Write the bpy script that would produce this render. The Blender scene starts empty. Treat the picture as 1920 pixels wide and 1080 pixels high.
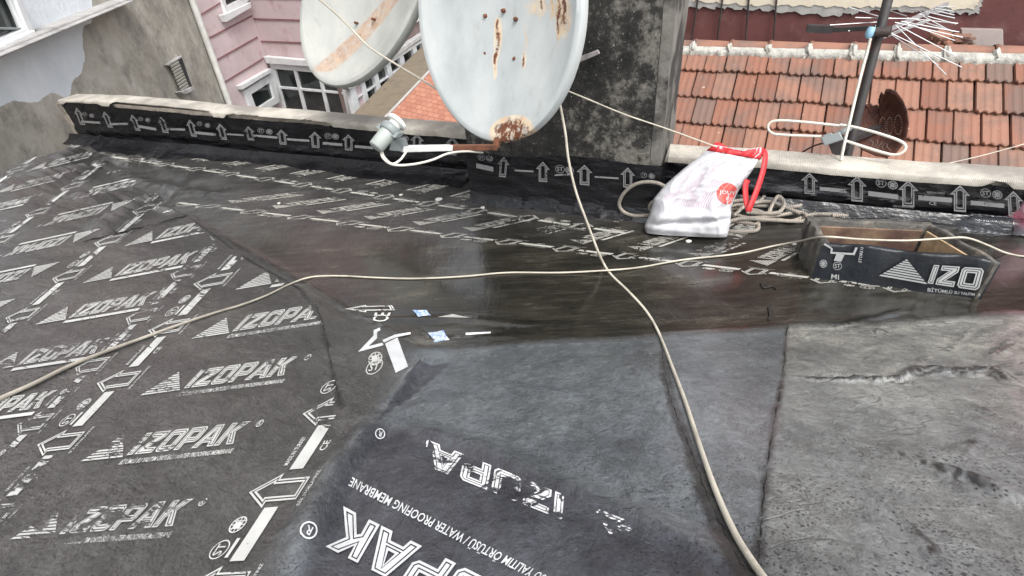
import bpy, bmesh, math, random
import numpy as np
from mathutils import Vector, Matrix
from mathutils.bvhtree import BVHTree
from mathutils.geometry import tessellate_polygon
random.seed(4); rng = np.random.default_rng(4)
S = bpy.context.scene; COL = S.collection

# ------------------------------------------------------------ camera, world, sun, exposure
F = 1000.0; H = 1.3                                   # focal length in photo pixels, eye height over the gutter floor
Dn = np.array([130.0, 1310.0, F]); Dn /= np.linalg.norm(Dn)
UPc = -Dn
Xc = np.array([1.0, 0, 0]); Xc -= Xc.dot(Dn) * Dn; Xc /= np.linalg.norm(Xc)
Yc = np.cross(UPc, Xc)
if Yc[2] < 0: Yc = -Yc
MW = np.stack([Xc, Yc, UPc])
EYE = np.array([0.0, 0.0, H])
cam_d = bpy.data.cameras.new('camera'); cam = bpy.data.objects.new('camera', cam_d); COL.objects.link(cam)
cam_d.sensor_width = 36; cam_d.lens = 36 * F / 1920; cam_d.clip_start = 0.02; cam_d.clip_end = 500
right = MW @ np.array([1.0, 0, 0]); upv = MW @ np.array([0, -1.0, 0]); back = MW @ np.array([0, 0, -1.0])
m = Matrix(((right[0], upv[0], back[0], 0), (right[1], upv[1], back[1], 0), (right[2], upv[2], back[2], H), (0, 0, 0, 1)))
cam.matrix_world = m; S.camera = cam

SUN_EL, SUN_AZ = math.radians(58), math.radians(-62)
w = bpy.data.worlds.new('World'); S.world = w; w.use_nodes = True
nt = w.node_tree; bg = nt.nodes['Background']
sky = nt.nodes.new('ShaderNodeTexSky'); sky.sky_type = 'NISHITA'; sky.sun_disc = False
sky.sun_elevation = SUN_EL; sky.sun_rotation = math.radians(90) - SUN_AZ; sky.dust_density = 3; sky.air_density = 1.2
hs = nt.nodes.new('ShaderNodeHueSaturation'); hs.inputs['Saturation'].default_value = 0.22
nt.links.new(sky.outputs[0], hs.inputs['Color']); nt.links.new(hs.outputs[0], bg.inputs['Color'])
bg.inputs['Strength'].default_value = 0.15
sl = bpy.data.lights.new('sun', 'SUN'); sl.energy = 0.8; sl.angle = math.radians(18); sl.color = (1, .97, .93)
so = bpy.data.objects.new('sun', sl); COL.objects.link(so)
sd = Vector((math.cos(SUN_EL) * math.cos(SUN_AZ), math.cos(SUN_EL) * math.sin(SUN_AZ), math.sin(SUN_EL)))
so.rotation_euler = sd.to_track_quat('Z', 'Y').to_euler()
S.view_settings.view_transform = 'Standard'; S.view_settings.look = 'None'
S.view_settings.exposure = 1.35; S.view_settings.gamma = 1

# ------------------------------------------------------------ geometry helpers
def ray(px, py):
    c = np.array([px - 960.0, py - 540.0, F]); c /= np.linalg.norm(c); return MW @ c
def at(px, py, d): return EYE + d * ray(px, py)
def on_z(px, py, z=0.0):
    r = ray(px, py); return EYE + r * ((z - H) / r[2])
def on_plane(px, py, P, n):
    r = ray(px, py); return EYE + r * (np.dot(np.array(P) - EYE, n) / np.dot(r, n))
def fith(uv, px):
    A = []
    for (u, v), (x, y) in zip(uv, px):
        A.append([u, v, 1, 0, 0, 0, -x * u, -x * v, -x]); A.append([0, 0, 0, u, v, 1, -y * u, -y * v, -y])
    s = np.array([1, 1, 1, 1, 1, 1, 1e3, 1e3, 1e3.__float__()])
    _, _, V = np.linalg.svd(np.array(A, float) / s); h = V[-1] / s
    return (h / h[-1]).reshape(3, 3)
def aph(Hm, P):
    P = np.asarray(P, float); q = np.c_[P[:, :2], np.ones(len(P))] @ Hm.T
    return q[:, :2] / q[:, 2:3]
def mesh_obj(name, verts, faces, mat=None, parent=None, smooth=False):
    me = bpy.data.meshes.new(name); me.from_pydata([tuple(map(float, v)) for v in verts], [], [tuple(int(i) for i in f) for f in faces]); me.update()
    if smooth: me.polygons.foreach_set('use_smooth', [True] * len(me.polygons))
    o = bpy.data.objects.new(name, me); COL.objects.link(o)
    if mat: me.materials.append(mat)
    if parent: o.parent = parent
    return o
def thing(name, label, cat, group=None):
    o = bpy.data.objects.new(name, None); COL.objects.link(o); o.empty_display_size = .1
    return tag(o, label, cat, group)
def tag(o, label, cat, group=None):
    o['label'] = label; o['category'] = cat
    if group: o['group'] = group
    return o
class MB:
    def __init__(s): s.v = []; s.f = []
    def add(s, vs, fs):
        b = len(s.v); s.v += [tuple(map(float, v)) for v in vs]; s.f += [tuple(i + b for i in f) for f in fs]
    def hexa(s, q, ext):                              # q: 4 corner points, ext: extrusion vector
        q = [np.array(p, float) for p in q]; e = np.array(ext, float)
        s.add(q + [p + e for p in q], [(0, 1, 2, 3), (7, 6, 5, 4), (0, 4, 5, 1), (1, 5, 6, 2), (2, 6, 7, 3), (3, 7, 4, 0)])
    def beam(s, a, b, w1, w2, upd=(0, 0, 1)):
        a = np.array(a, float); b = np.array(b, float); d = (b - a) / np.linalg.norm(b - a)
        x = np.cross(d, upd); x /= np.linalg.norm(x); y = np.cross(x, d)
        q = [a + x * w1 / 2 * i + y * w2 / 2 * j for i, j in ((-1, -1), (1, -1), (1, 1), (-1, 1))]
        s.hexa(q, b - a)
    def tube(s, pts, r, seg=8, caps=True):
        pts = [np.array(p, float) for p in pts]; n = len(pts); rr = r if hasattr(r, '__len__') else [r] * n
        vs = []; prev = None
        for i, p in enumerate(pts):
            t = pts[min(i + 1, n - 1)] - pts[max(i - 1, 0)]; t /= (np.linalg.norm(t) + 1e-9)
            if prev is None:
                a = np.array([0, 0, 1.0]) if abs(t[2]) < .9 else np.array([1.0, 0, 0])
                x = np.cross(t, a)
            else: x = prev - t * prev.dot(t)
            x /= np.linalg.norm(x); prev = x; y = np.cross(t, x)
            for k in range(seg):
                an = 2 * math.pi * k / seg; vs.append(p + rr[i] * (math.cos(an) * x + math.sin(an) * y))
        fs = [(i * seg + k, i * seg + (k + 1) % seg, (i + 1) * seg + (k + 1) % seg, (i + 1) * seg + k) for i in range(n - 1) for k in range(seg)]
        if caps: fs += [tuple(range(seg))[::-1], tuple(range((n - 1) * seg, n * seg))]
        s.add(vs, fs)
    def lathe(s, a, b, prof, seg=20):                 # prof: (t along a-b, radius)
        a = np.array(a, float); b = np.array(b, float)
        d = b - a; x = np.cross(d, (0.3, .2, 1)); x /= np.linalg.norm(x); y = np.cross(d / np.linalg.norm(d), x)
        vs = []
        for t, r in prof:
            for k in range(seg):
                an = 2 * math.pi * k / seg; vs.append(a + d * t + r * (math.cos(an) * x + math.sin(an) * y))
        n = len(prof)
        fs = [(i * seg + k, i * seg + (k + 1) % seg, (i + 1) * seg + (k + 1) % seg, (i + 1) * seg + k) for i in range(n - 1) for k in range(seg)]
        fs += [tuple(range(seg))[::-1], tuple(range((n - 1) * seg, n * seg))]
        s.add(vs, fs)
    def build(s, name, mat, parent=None, smooth=False, bevel=0, normals=True):
        o = mesh_obj(name, s.v, s.f, mat, parent, smooth)
        bm = bmesh.new(); bm.from_mesh(o.data)
        if normals: bmesh.ops.recalc_face_normals(bm, faces=bm.faces)
        bm.to_mesh(o.data); bm.free()
        if bevel:
            b = o.modifiers.new('bevel', 'BEVEL'); b.width = bevel; b.segments = 2; b.limit_method = 'ANGLE'
        if smooth:
            try: o.data.set_sharp_from_angle(angle=math.radians(50))
            except Exception: pass
        return o
def crom(pts, n=8):                                   # Catmull-Rom through points
    P = [np.array(p, float) for p in pts]; P = [2 * P[0] - P[1]] + P + [2 * P[-1] - P[-2]]; out = []
    for i in range(1, len(P) - 2):
        a, b, c, d = P[i - 1:i + 3]
        for k in range(n):
            t = k / n
            out.append(.5 * ((2 * b) + (-a + c) * t + (2 * a - 5 * b + 4 * c - d) * t * t + (-a + 3 * b - 3 * c + d) * t ** 3))
    out.append(P[-2]); return out
# smooth pseudo noise on arrays
_dirs = [(rng.normal(size=2), rng.uniform(0, 6.28)) for _ in range(40)]
def wob(x, y, sc, k0=0, n=8):
    s = 0
    for i in range(n):
        d, ph = _dirs[(k0 + i) % 40]; s = s + np.sin((d[0] * x + d[1] * y) * sc * (1 + .35 * i) + ph) / (1 + .25 * i)
    return s / (n * .55)
_tab = rng.random((256, 256))
def vnoise(x, y, sc, k=0):
    x = np.asarray(x) * sc + 17.3 * k + 100; y = np.asarray(y) * sc + 9.1 * k + 100
    xi = np.floor(x).astype(int); yi = np.floor(y).astype(int); fx = x - xi; fy = y - yi
    fx = fx * fx * (3 - 2 * fx); fy = fy * fy * (3 - 2 * fy)
    g = lambda a, b: _tab[a % 256, b % 256]
    return (g(xi, yi) * (1 - fx) + g(xi + 1, yi) * fx) * (1 - fy) + (g(xi, yi + 1) * (1 - fx) + g(xi + 1, yi + 1) * fx) * fy
def fbm(x, y, sc, k=0, o=4):
    s = 0; a = .5
    for i in range(o): s = s + a * vnoise(x, y, sc * 2 ** i, k + i); a *= .5
    return s

# ------------------------------------------------------------ materials
class N:
    def __init__(s, name):
        s.m = bpy.data.materials.new(name); s.m.use_nodes = True; s.t = s.m.node_tree; s.b = s.t.nodes['Principled BSDF']
        s.tc = s.t.nodes.new('ShaderNodeTexCoord'); s.co = s.tc.outputs['Object']
    def new(s, ty, **kw):
        n = s.t.nodes.new(ty)
        for k, v in kw.items(): setattr(n, k, v)
        return n
    def link(s, a, b): s.t.links.new(a, b)
    def mapping(s, scale=(1, 1, 1), rot=(0, 0, 0)):
        n = s.new('ShaderNodeMapping'); n.inputs['Scale'].default_value = scale; n.inputs['Rotation'].default_value = rot
        s.link(s.co, n.inputs['Vector']); return n.outputs[0]
    def noise(s, scale, detail=6, rough=.6, vec=None, dist=0):
        n = s.new('ShaderNodeTexNoise'); n.inputs['Scale'].default_value = scale; n.inputs['Detail'].default_value = detail
        n.inputs['Roughness'].default_value = rough; n.inputs['Distortion'].default_value = dist
        s.link(vec or s.co, n.inputs['Vector']); return n.outputs['Fac']
    def ramp(s, fac, stops):
        n = s.new('ShaderNodeValToRGB'); cr = n.color_ramp
        while len(cr.elements) < len(stops): cr.elements.new(.5)
        for e, (p, c) in zip(cr.elements, stops):
            e.position = p; e.color = (*c, 1) if hasattr(c, '__len__') else (c, c, c, 1)
        s.link(fac, n.inputs['Fac']); return n.outputs['Color']
    def mix(s, fac, a, b, mode='MIX'):
        n = s.new('ShaderNodeMix', data_type='RGBA', blend_type=mode)
        for sock, v in ((n.inputs[0], fac), (n.inputs[6], a), (n.inputs[7], b)):
            if hasattr(v, 'is_linked') or isinstance(v, bpy.types.NodeSocket): s.link(v, sock)
            elif isinstance(v, (int, float)): sock.default_value = v if sock == n.inputs[0] else (v, v, v, 1)
            else: sock.default_value = (*v, 1)
        return n.outputs[2]
    def math(s, op, a, b=None, clamp=False):
        n = s.new('ShaderNodeMath', operation=op, use_clamp=clamp)
        for sock, v in ((n.inputs[0], a), (n.inputs[1], b)):
            if v is None: continue
            if isinstance(v, bpy.types.NodeSocket): s.link(v, sock)
            else: sock.default_value = v
        return n.outputs[0]
    def attr(s, name):
        n = s.new('ShaderNodeAttribute'); n.attribute_name = name; return n.outputs['Fac']
    def color(s, v): s.link(v, s.b.inputs['Base Color']) if isinstance(v, bpy.types.NodeSocket) else setattr(s.b.inputs['Base Color'], 'default_value', (*v, 1))
    def rough(s, v): s.link(v, s.b.inputs['Roughness']) if isinstance(v, bpy.types.NodeSocket) else setattr(s.b.inputs['Roughness'], 'default_value', v)
    def bump(s, h, strength=.3, dist=.01):
        n = s.new('ShaderNodeBump'); n.inputs['Strength'].default_value = strength; n.inputs['Distance'].default_value = dist
        s.link(h, n.inputs['Height'])
        if getattr(s, 'lastb', None): s.link(s.lastb, n.inputs['Normal'])
        s.link(n.outputs[0], s.b.inputs['Normal']); s.lastb = n.outputs[0]
    def alpha(s, v): s.link(v, s.b.inputs['Alpha'])
def simple(name, c, rough=.6, var=.25, scale=12, metal=0, bump=.15, bscale=60, dirt=None, dirtamt=(.55, .75), dscale=4, bdist=.004):
    n = N(name); f = n.noise(scale)
    lo = [max(0, x * (1 - var)) for x in c]; hi = [min(1, x * (1 + var)) for x in c]
    col = n.ramp(f, [(.3, lo), (.7, hi)])
    if dirt is not None:
        d = n.ramp(n.noise(dscale, 8, .65), [(dirtamt[0], 0), (dirtamt[1], 1)]); col = n.mix(d, col, dirt)
    n.color(col); n.rough(n.ramp(n.noise(scale * 2), [(.3, max(0, rough - .12)), (.7, min(1, rough + .12))])); n.b.inputs['Metallic'].default_value = metal
    if bump: n.bump(n.noise(bscale), bump, bdist)
    return n.m

# ------------------------------------------------------------ the roof surface: gutter floor and two slopes meeting it
KR, SL = .58, .8
P0 = np.array([-3.14, 3.82]); P1 = np.array([1.94, 1.92]); PD = (P1 - P0) / np.linalg.norm(P1 - P0); PN = np.array([-PD[1], PD[0]])
PN3 = np.array([PN[0], PN[1], 0]); PD3 = np.array([PD[0], PD[1], 0])
def base_h(x, y):
    R = KR * (1.4 - y); L = SL * ((x + .41) * -.631 + (y - 1.37) * -.776)
    k = .022; a = np.maximum(R, L) + k * np.log(1 + np.exp(-np.abs(R - L) / k)) - k * .69
    k = .012; b = np.maximum(a, 0) + k * np.log(1 + np.exp(-np.abs(a) / k)) - k * .2
    return np.minimum(b, .95 + .04 * np.tanh(b - .95)), R, L
def march(px, py):
    r = ray(px, py); ts = np.linspace(.2, 9, 9000); h, _, _ = base_h(ts * r[0], ts * r[1])
    i = np.argmax(H + ts * r[2] < h); return np.array([ts[i] * r[0], ts[i] * r[1]])
def polyw(pts): return np.array([march(*p) for p in pts])
def dist_poly(x, y, P):
    best = np.full(x.shape, 9.0); along = np.zeros(x.shape); acc = 0
    for a, b in zip(P[:-1], P[1:]):
        d = b - a; l = np.linalg.norm(d) + 1e-9; t = np.clip(((x - a[0]) * d[0] + (y - a[1]) * d[1]) / l ** 2, 0, 1)
        q = np.hypot(x - a[0] - t * d[0], y - a[1] - t * d[1]); mk = q < best
        best = np.where(mk, q, best); along = np.where(mk, acc + t * l, along); acc += l
    return best, along, acc
def side(x, y, P):                                   # >0 on the left of the polyline (nearest segment)
    best = np.full(x.shape, 9.0); sg = np.zeros(x.shape)
    for a, b in zip(P[:-1], P[1:]):
        d = b - a; l = np.linalg.norm(d) + 1e-9; t = np.clip(((x - a[0]) * d[0] + (y - a[1]) * d[1]) / l ** 2, 0, 1)
        q = np.hypot(x - a[0] - t * d[0], y - a[1] - t * d[1]); s = np.sign(d[0] * (y - a[1]) - d[1] * (x - a[0]))
        mk = q < best; best = np.where(mk, q, best); sg = np.where(mk, s, sg)
    return sg * best
CREASES = [  # pixels of the photo's folds, height, half width
 ([(1480, 700), (1560, 706), (1640, 718), (1700, 722), (1730, 706)], .006, .006), ([(1700, 690), (1725, 678), (1745, 668)], .006, .007),
 ([(1745, 685), (1800, 690), (1850, 692), (1900, 702)], .007, .006), ([(1770, 662), (1790, 648), (1806, 628), (1826, 616)], .006, .007),
 ([(1855, 668), (1868, 652), (1885, 640), (1920, 634)], .007, .006), ([(1810, 745), (1860, 758), (1925, 778)], .005, .005), ([(1790, 752), (1850, 778), (1920, 812)], .005, .005),
 ([(1700, 866), (1750, 890), (1800, 912), (1850, 960)], .006, .006), ([(1720, 858), (1790, 886), (1860, 915), (1925, 948)], .008, .007),
 ([(1672, 826), (1684, 842), (1706, 858)], .010, .010), ([(1770, 858), (1790, 838), (1830, 820), (1862, 812)], .005, .005), ([(1715, 846), (1745, 842), (1760, 836)], .005, .006),
 ([(1468, 708), (1560, 713), (1680, 714), (1720, 692), (1800, 702), (1895, 708)], .013, .011),
 ([(1690, 712), (1740, 700), (1790, 694), (1860, 696), (1920, 730)], .012, .014),
 ([(1672, 828), (1700, 856), (1760, 880), (1830, 905), (1930, 950)], .008, .012),
 ([(1680, 950), (1720, 1000), (1760, 1050), (1790, 1090)], .009, .010),
 ([(1540, 620), (1600, 606), (1660, 594), (1700, 580)], .008, .012),
 ([(1850, 675), (1880, 655), (1915, 640)], .008, .01), ([(1780, 745), (1840, 768), (1920, 800)], .006, .010),
 ([(1800, 765), (1860, 800), (1920, 830)], .005, .009), ([(1775, 830), (1800, 818), (1840, 812)], .006, .009), ([(1790, 868), (1815, 835), (1850, 815)], .006, .009),
 ([(1730, 880), (1790, 912), (1850, 960)], .005, .009), ([(1620, 760), (1680, 790), (1750, 800)], .003, .02),
 ([(725, 790), (690, 812), (650, 850), (618, 900), (590, 960), (570, 1020), (555, 1085)], .022, .022),
 ([(740, 775), (790, 760), (850, 752)], .006, .02),
 ([(715, 770), (740, 745), (775, 705), (800, 665)], .018, .02),
 ([(600, 830), (560, 900), (520, 990), (490, 1080)], .006, .015),
 ([(760, 800), (900, 838), (1050, 905), (1230, 985), (1400, 1060)], .010, .022),
 ([(640, 1080), (700, 1075)], .003, .02),
 ([(30, 398), (130, 382), (215, 368), (290, 388), (350, 405)], .03, .035),
 ([(0, 360), (100, 328), (200, 305), (250, 300), (310, 312)], .038, .04),
 ([(178, 440), (235, 405), (290, 372), (335, 352)], .036, .03),
 ([(110, 300), (150, 285), (200, 268)], .03, .04), ([(190, 310), (260, 340), (330, 362), (420, 372)], .02, .05),
 ([(610, 560), (680, 600), (700, 640)], .006, .015), ([(640, 640), (690, 620), (730, 560)], .005, .012),
 ([(770, 620), (800, 640), (870, 638), (1000, 628)], .006, .015),
 ([(890, 1000), (930, 975), (965, 950)], .008, .02), ([(930, 1060), (960, 1010), (985, 960)], .006, .018),
 ([(650, 590), (740, 600), (860, 598), (980, 608), (1100, 606)], .004, .012),
]
CREW = [(polyw(p), a, b) for p, a, b in CREASES]
SEAMS_SHADE_PX = [[(350, 404), (400, 440), (470, 490), (560, 541), (600, 590), (622, 690), (640, 765)],
            [(157, 453), (250, 430), (350, 404)],
            [(1476, 614), (1468, 700), (1450, 800), (1435, 900), (1426, 1000), (1420, 1085)],
            [(1240, 640), (1247, 700), (1262, 760), (1290, 830), (1325, 925), (1365, 1010), (1400, 1075)]]  # last path: dark shading beside the cord, painted in, no sheet edge
SEAM_SHADE_W = [polyw(p) for p in SEAMS_SHADE_PX]
STEPS = [(SEAM_SHADE_W[2], .004, 1), (SEAM_SHADE_W[0], .004, 1)]
EDGE_A = np.array([-3.51, 3.95]); EDGE_B = np.array([-2.49, 2.36])
def height(x, y):
    h, R, L = base_h(x, y)
    for P, a, wd in CREW:
        lo = P.min(0) - .2; hi = P.max(0) + .2
        mk = (x > lo[0]) & (x < hi[0]) & (y > lo[1]) & (y < hi[1])
        if not mk.any(): continue
        d, al, tot = dist_poly(x[mk], y[mk], P)
        env = np.clip(np.minimum(al, tot - al) / .08, 0, 1)
        d = d + .008 * wob(x[mk], y[mk], 30, 3)
        h[mk] += 1.35 * a * env * np.exp(-(d / wd) ** 2) * (.7 + .5 * wob(x[mk], y[mk], 12, 5))
        h[mk] -= a * .35 * env * np.exp(-((d - wd * 2) / wd) ** 2)
    for P, a, s in STEPS:
        sdv = side(x, y, P); h += a * np.clip(s * sdv / .008 + .5, 0, 1) * np.clip(.6 - np.abs(sdv), 0, .3) / .3
    slope = np.clip(np.maximum(R, L) / .05, 0, 1)
    right = np.clip((x - .75) * 4, 0, 1) * np.clip((1.45 - y) * 8, 0, 1)
    rot = x * .8 + y * .6; rot2 = -x * .6 + y * .8
    h += .0035 * wob(x, y, 5, 1) * (.35 + .65 * slope)
    h += (.0012 + .0022 * right) * slope * wob(rot * 2.5, rot2, 24, 7)
    rg = 1 - np.abs(2 * fbm(rot * .5, rot2 * 1.4, 6, 3) - 1); h += (.002 * slope + .010 * right) * np.clip(rg - .86, 0, 1) * 5 * .5
    left = np.clip((-1.0 - x) * 1.2, 0, 1)
    h += left * .012 * wob(x, y, 7, 11)
    h += .0012 * slope * (fbm(x, y, 45, 9) - .5) * 2
    return h
xs = np.arange(-3.9, 2.7, .0095); ys = np.arange(-.35, 4.2, .0095)
GX, GY = np.meshgrid(xs, ys, indexing='ij'); GZ = height(GX.ravel(), GY.ravel()).reshape(GX.shape)
E_d = (EDGE_B - EDGE_A) / np.linalg.norm(EDGE_B - EDGE_A)
def inside(x, y):
    e = (x - EDGE_A[0]) * -E_d[1] + (y - EDGE_A[1]) * E_d[0]      # >0 on the roof side of the eaves
    p = (x - P0[0]) * PN[0] + (y - P0[1]) * PN[1]
    return (e > 0) & (p < .03)
INS = inside(GX, GY)
nx, ny = GX.shape
idx = np.arange(nx * ny).reshape(nx, ny)
fm = INS[:-1, :-1] & INS[1:, :-1] & INS[1:, 1:] & INS[:-1, 1:]
quads = np.stack([idx[:-1, :-1], idx[1:, :-1], idx[1:, 1:], idx[:-1, 1:]], -1)[fm]
used = np.unique(quads); remap = -np.ones(nx * ny, int); remap[used] = np.arange(len(used)); quads = remap[quads]
RV = np.c_[GX.ravel(), GY.ravel(), GZ.ravel()][used]
me = bpy.data.meshes.new('membrane')
me.vertices.add(len(RV)); me.vertices.foreach_set('co', RV.ravel())
me.loops.add(quads.size); me.loops.foreach_set('vertex_index', quads.ravel())
me.polygons.add(len(quads)); me.polygons.foreach_set('loop_start', np.arange(0, quads.size, 4)); me.polygons.foreach_set('loop_total', np.full(len(quads), 4))
me.update(calc_edges=True); me.polygons.foreach_set('use_smooth', [True] * len(quads))
hb, Rr, Ll = base_h(RV[:, 0], RV[:, 1])
def put_attr(nm, val):
    a = me.attributes.new(nm, 'FLOAT', 'POINT'); a.data.foreach_set('value', val.astype(np.float32))
x_, y_ = RV[:, 0], RV[:, 1]
flatm = np.clip(1 - (np.maximum(Rr, Ll) + .03 * (fbm(x_, y_, 5, 2) - .5)) / .03, 0, 1)
wetm = flatm * np.clip((2.35 - y_ - x_ * .1) / .35 + .7 * (fbm(x_, y_, 3, 5) - .5), 0, 1)
put_attr('flat', flatm); put_attr('wet', wetm)
seam_side = side(x_, y_, SEAM_SHADE_W[2])
put_attr('rightsheet', np.clip(seam_side / .01 + .5, 0, 1) * np.clip(Rr * 40, 0, 1) * (y_ < 1.5) * np.clip(.35 + (x_ - .55) * .55 + (y_ - .7) * .7, .3, 1))
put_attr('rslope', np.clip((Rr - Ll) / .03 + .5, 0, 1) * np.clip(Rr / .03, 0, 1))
crs = np.zeros_like(x_)
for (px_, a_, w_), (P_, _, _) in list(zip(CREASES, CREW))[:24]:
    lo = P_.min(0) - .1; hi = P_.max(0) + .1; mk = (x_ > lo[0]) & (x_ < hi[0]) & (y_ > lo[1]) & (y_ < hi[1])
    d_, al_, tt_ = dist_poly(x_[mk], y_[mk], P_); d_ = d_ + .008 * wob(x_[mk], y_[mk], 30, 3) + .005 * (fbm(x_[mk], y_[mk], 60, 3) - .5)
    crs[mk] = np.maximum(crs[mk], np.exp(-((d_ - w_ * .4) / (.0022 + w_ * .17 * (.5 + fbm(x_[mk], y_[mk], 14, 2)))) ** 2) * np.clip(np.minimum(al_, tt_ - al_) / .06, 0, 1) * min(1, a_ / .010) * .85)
for P_, w_, k_ in ((SEAM_SHADE_W[2], .0075, .75), (SEAM_SHADE_W[3], .013, .9), (SEAM_SHADE_W[0], .008, .8), (SEAM_SHADE_W[1], .012, .9)):
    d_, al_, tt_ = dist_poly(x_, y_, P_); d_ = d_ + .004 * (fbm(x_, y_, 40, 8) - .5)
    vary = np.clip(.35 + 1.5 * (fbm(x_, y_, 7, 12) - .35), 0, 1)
    crs = np.maximum(crs, np.exp(-(d_ / (w_ * (.5 + vary))) ** 2) * k_ * (.5 + .5 * vary))  # also darkens the colour beside the cord to imitate its shade
put_attr('crease_and_shade', crs)
near_w = polyw([(560, 1085), (625, 900), (700, 800), (830, 812), (1050, 900), (1230, 985), (1400, 1062), (1440, 1090)])
put_attr('nearsheet', np.clip(-side(x_, y_, near_w) / .03 + .5, 0, 1) * (Rr > Ll - .05) * (y_ < 1.2) * np.clip((1.2 - x_) * 3, 0, 1))
put_attr('pits', np.clip((fbm(x_, y_, 2.2, 21) - .36) * 5, .12, 1))
roof = thing('roof', 'black bitumen membrane roof covering the foreground, slopes meeting at a wet gutter floor', 'roof')
membrane = bpy.data.objects.new('membrane', me); COL.objects.link(membrane); membrane.parent = roof
BVH = BVHTree.FromPolygons([tuple(v) for v in RV], [tuple(q) for q in quads])

def mat_membrane():
    n = N('membrane')
    base = n.ramp(n.noise(3.5, 8, .62), [(.3, (.042, .041, .039)), (.7, (.092, .089, .084))])
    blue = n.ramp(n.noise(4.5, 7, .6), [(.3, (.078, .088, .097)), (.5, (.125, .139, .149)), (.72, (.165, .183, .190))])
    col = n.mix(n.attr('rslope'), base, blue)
    tan = n.ramp(n.noise(6, 8, .65), [(.3, (.12, .119, .112)), (.5, (.27, .264, .238)), (.72, (.42, .408, .355))])
    col = n.mix(n.attr('rightsheet'), col, tan)
    brown = n.ramp(n.noise(2.6, 9, .7, n.mapping((1, 2.6, 1), (0, 0, .35))), [(.32, (.009, .0085, .007)), (.55, (.024, .022, .017)), (.72, (.062, .057, .045))])
    fargrey = n.ramp(n.noise(4, 8, .65), [(.35, (.022, .0215, .020)), (.7, (.055, .053, .049))])
    col = n.mix(n.attr('flat'), col, n.mix(n.attr('wet'), fargrey, brown))
    dry0 = n.math('SUBTRACT', 1, n.attr('flat'))
    nearc = n.ramp(n.noise(5, 7, .6), [(.3, (.030, .032, .040)), (.7, (.070, .075, .088))]); col = n.mix(n.attr('nearsheet'), col, nearc)
    # pits and specks of bare bitumen
    vor = n.new('ShaderNodeTexVoronoi'); vor.inputs['Scale'].default_value = 130; vor.inputs['Randomness'].default_value = 1; n.link(n.mapping((1, .7, 1), (0, 0, .6)), vor.inputs['Vector'])
    pit = n.ramp(vor.outputs['Distance'], [(.22, 1), (.34, 0)])
    pm = n.math('MULTIPLY', pit, n.ramp(n.noise(14, 6, .75), [(.47, 0), (.55, 1)]), True)
    pm = n.math('MULTIPLY', pm, n.attr('pits'), True); pm = n.math('MULTIPLY', pm, n.math('SUBTRACT', 1, n.attr('flat')), True)
    col = n.mix(n.math('MULTIPLY', pm, .85), col, (.02, .02, .02))
    ck = n.ramp(n.math('MULTIPLY', n.attr('crease_and_shade'), n.ramp(n.noise(26, 7, .75, n.mapping((1, .5, 1))), [(.30, .35), (.60, 1.25)])), [(.18, 0), (.55, 1)])
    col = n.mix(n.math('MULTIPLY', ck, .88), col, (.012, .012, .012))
    gr_ = n.ramp(n.noise(95, 6, .8), [(.38, .62), (.5, 1), (.64, 1.35)])
    col = n.mix(.75, col, gr_, 'MULTIPLY')
    blot = n.ramp(n.noise(1.7, 5, .6, n.mapping((1, 1, 1), (0, 0, .8)), .6), [(.38, .72), (.5, 1), (.64, 1.15)]); col = n.mix(.6, col, blot, 'MULTIPLY')
    strk = n.ramp(n.noise(30, 5, .7, n.mapping((1, .12, 1), (0, 0, .62))), [(.38, .72), (.52, 1), (.66, 1.25)]); col = n.mix(n.math('MULTIPLY', dry0, .7), col, strk, 'MULTIPLY')
    v2 = n.new('ShaderNodeTexVoronoi'); v2.inputs['Scale'].default_value = 210; n.link(n.co, v2.inputs['Vector'])
    p2 = n.math('MULTIPLY', n.ramp(v2.outputs['Distance'], [(.24, 1), (.36, 0)]), n.ramp(n.noise(8, 7, .75), [(.47, 0), (.54, 1)]), True)
    p2 = n.math('MULTIPLY', p2, dry0); col = n.mix(n.math('MULTIPLY', p2, .75), col, (.018, .018, .018))
    vn = n.math('ABSOLUTE', n.math('SUBTRACT', n.noise(4.2, 4, .55, n.mapping((.8, 1.5, 1), (0, 0, .55)), .5), .5))
    vein = n.math('MULTIPLY', n.ramp(vn, [(.0, 1), (.014, 0)]), n.ramp(n.noise(3.1, 3, .5), [(.47, 0), (.56, 1)]), True)
    vein = n.math('MULTIPLY', vein, n.attr('rightsheet'), True); col = n.mix(n.math('MULTIPLY', vein, .8), col, (.03, .03, .028))
    silt = n.ramp(n.noise(18, 7, .78, n.mapping((.25, 2.2, 1), (0, 0, .12))), [(.36, .45), (.5, .95), (.62, 1.7), (.70, 2.6)]); col = n.mix(n.attr('flat'), col, n.mix(.8, col, silt, 'MULTIPLY'))
    spk = n.ramp(n.noise(120, 3, .9), [(.735, 0), (.75, 1)]); col = n.mix(n.math('MULTIPLY', spk, .8), col, (.34, .33, .30))
    dust = n.ramp(n.noise(38, 6, .75), [(.66, 0), (.76, 1)]); col = n.mix(n.math('MULTIPLY', dust, .35), col, (.17, .16, .14))
    n.color(col)
    r1 = n.ramp(n.noise(5, 6, .65), [(.3, .22), (.7, .46)]); r2 = n.ramp(n.noise(4, 7, .7), [(.38, .03), (.68, .20)])
    n.rough(n.mix(n.attr('flat'), r1, n.mix(n.attr('wet'), .33, r2)))
    n.b.inputs['Specular IOR Level'].default_value = .6; n.b.inputs['Coat Weight'].default_value = .55; n.b.inputs['Coat Roughness'].default_value = .22; n.b.inputs['Coat IOR'].default_value = 1.45
    dry = n.math('SUBTRACT', 1, n.attr('wet'))
    fine = n.math('MULTIPLY', n.noise(210, 4, .6, n.mapping((1, .35, 1), (0, 0, .6))), dry)
    n.bump(fine, .6, .003)
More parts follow.
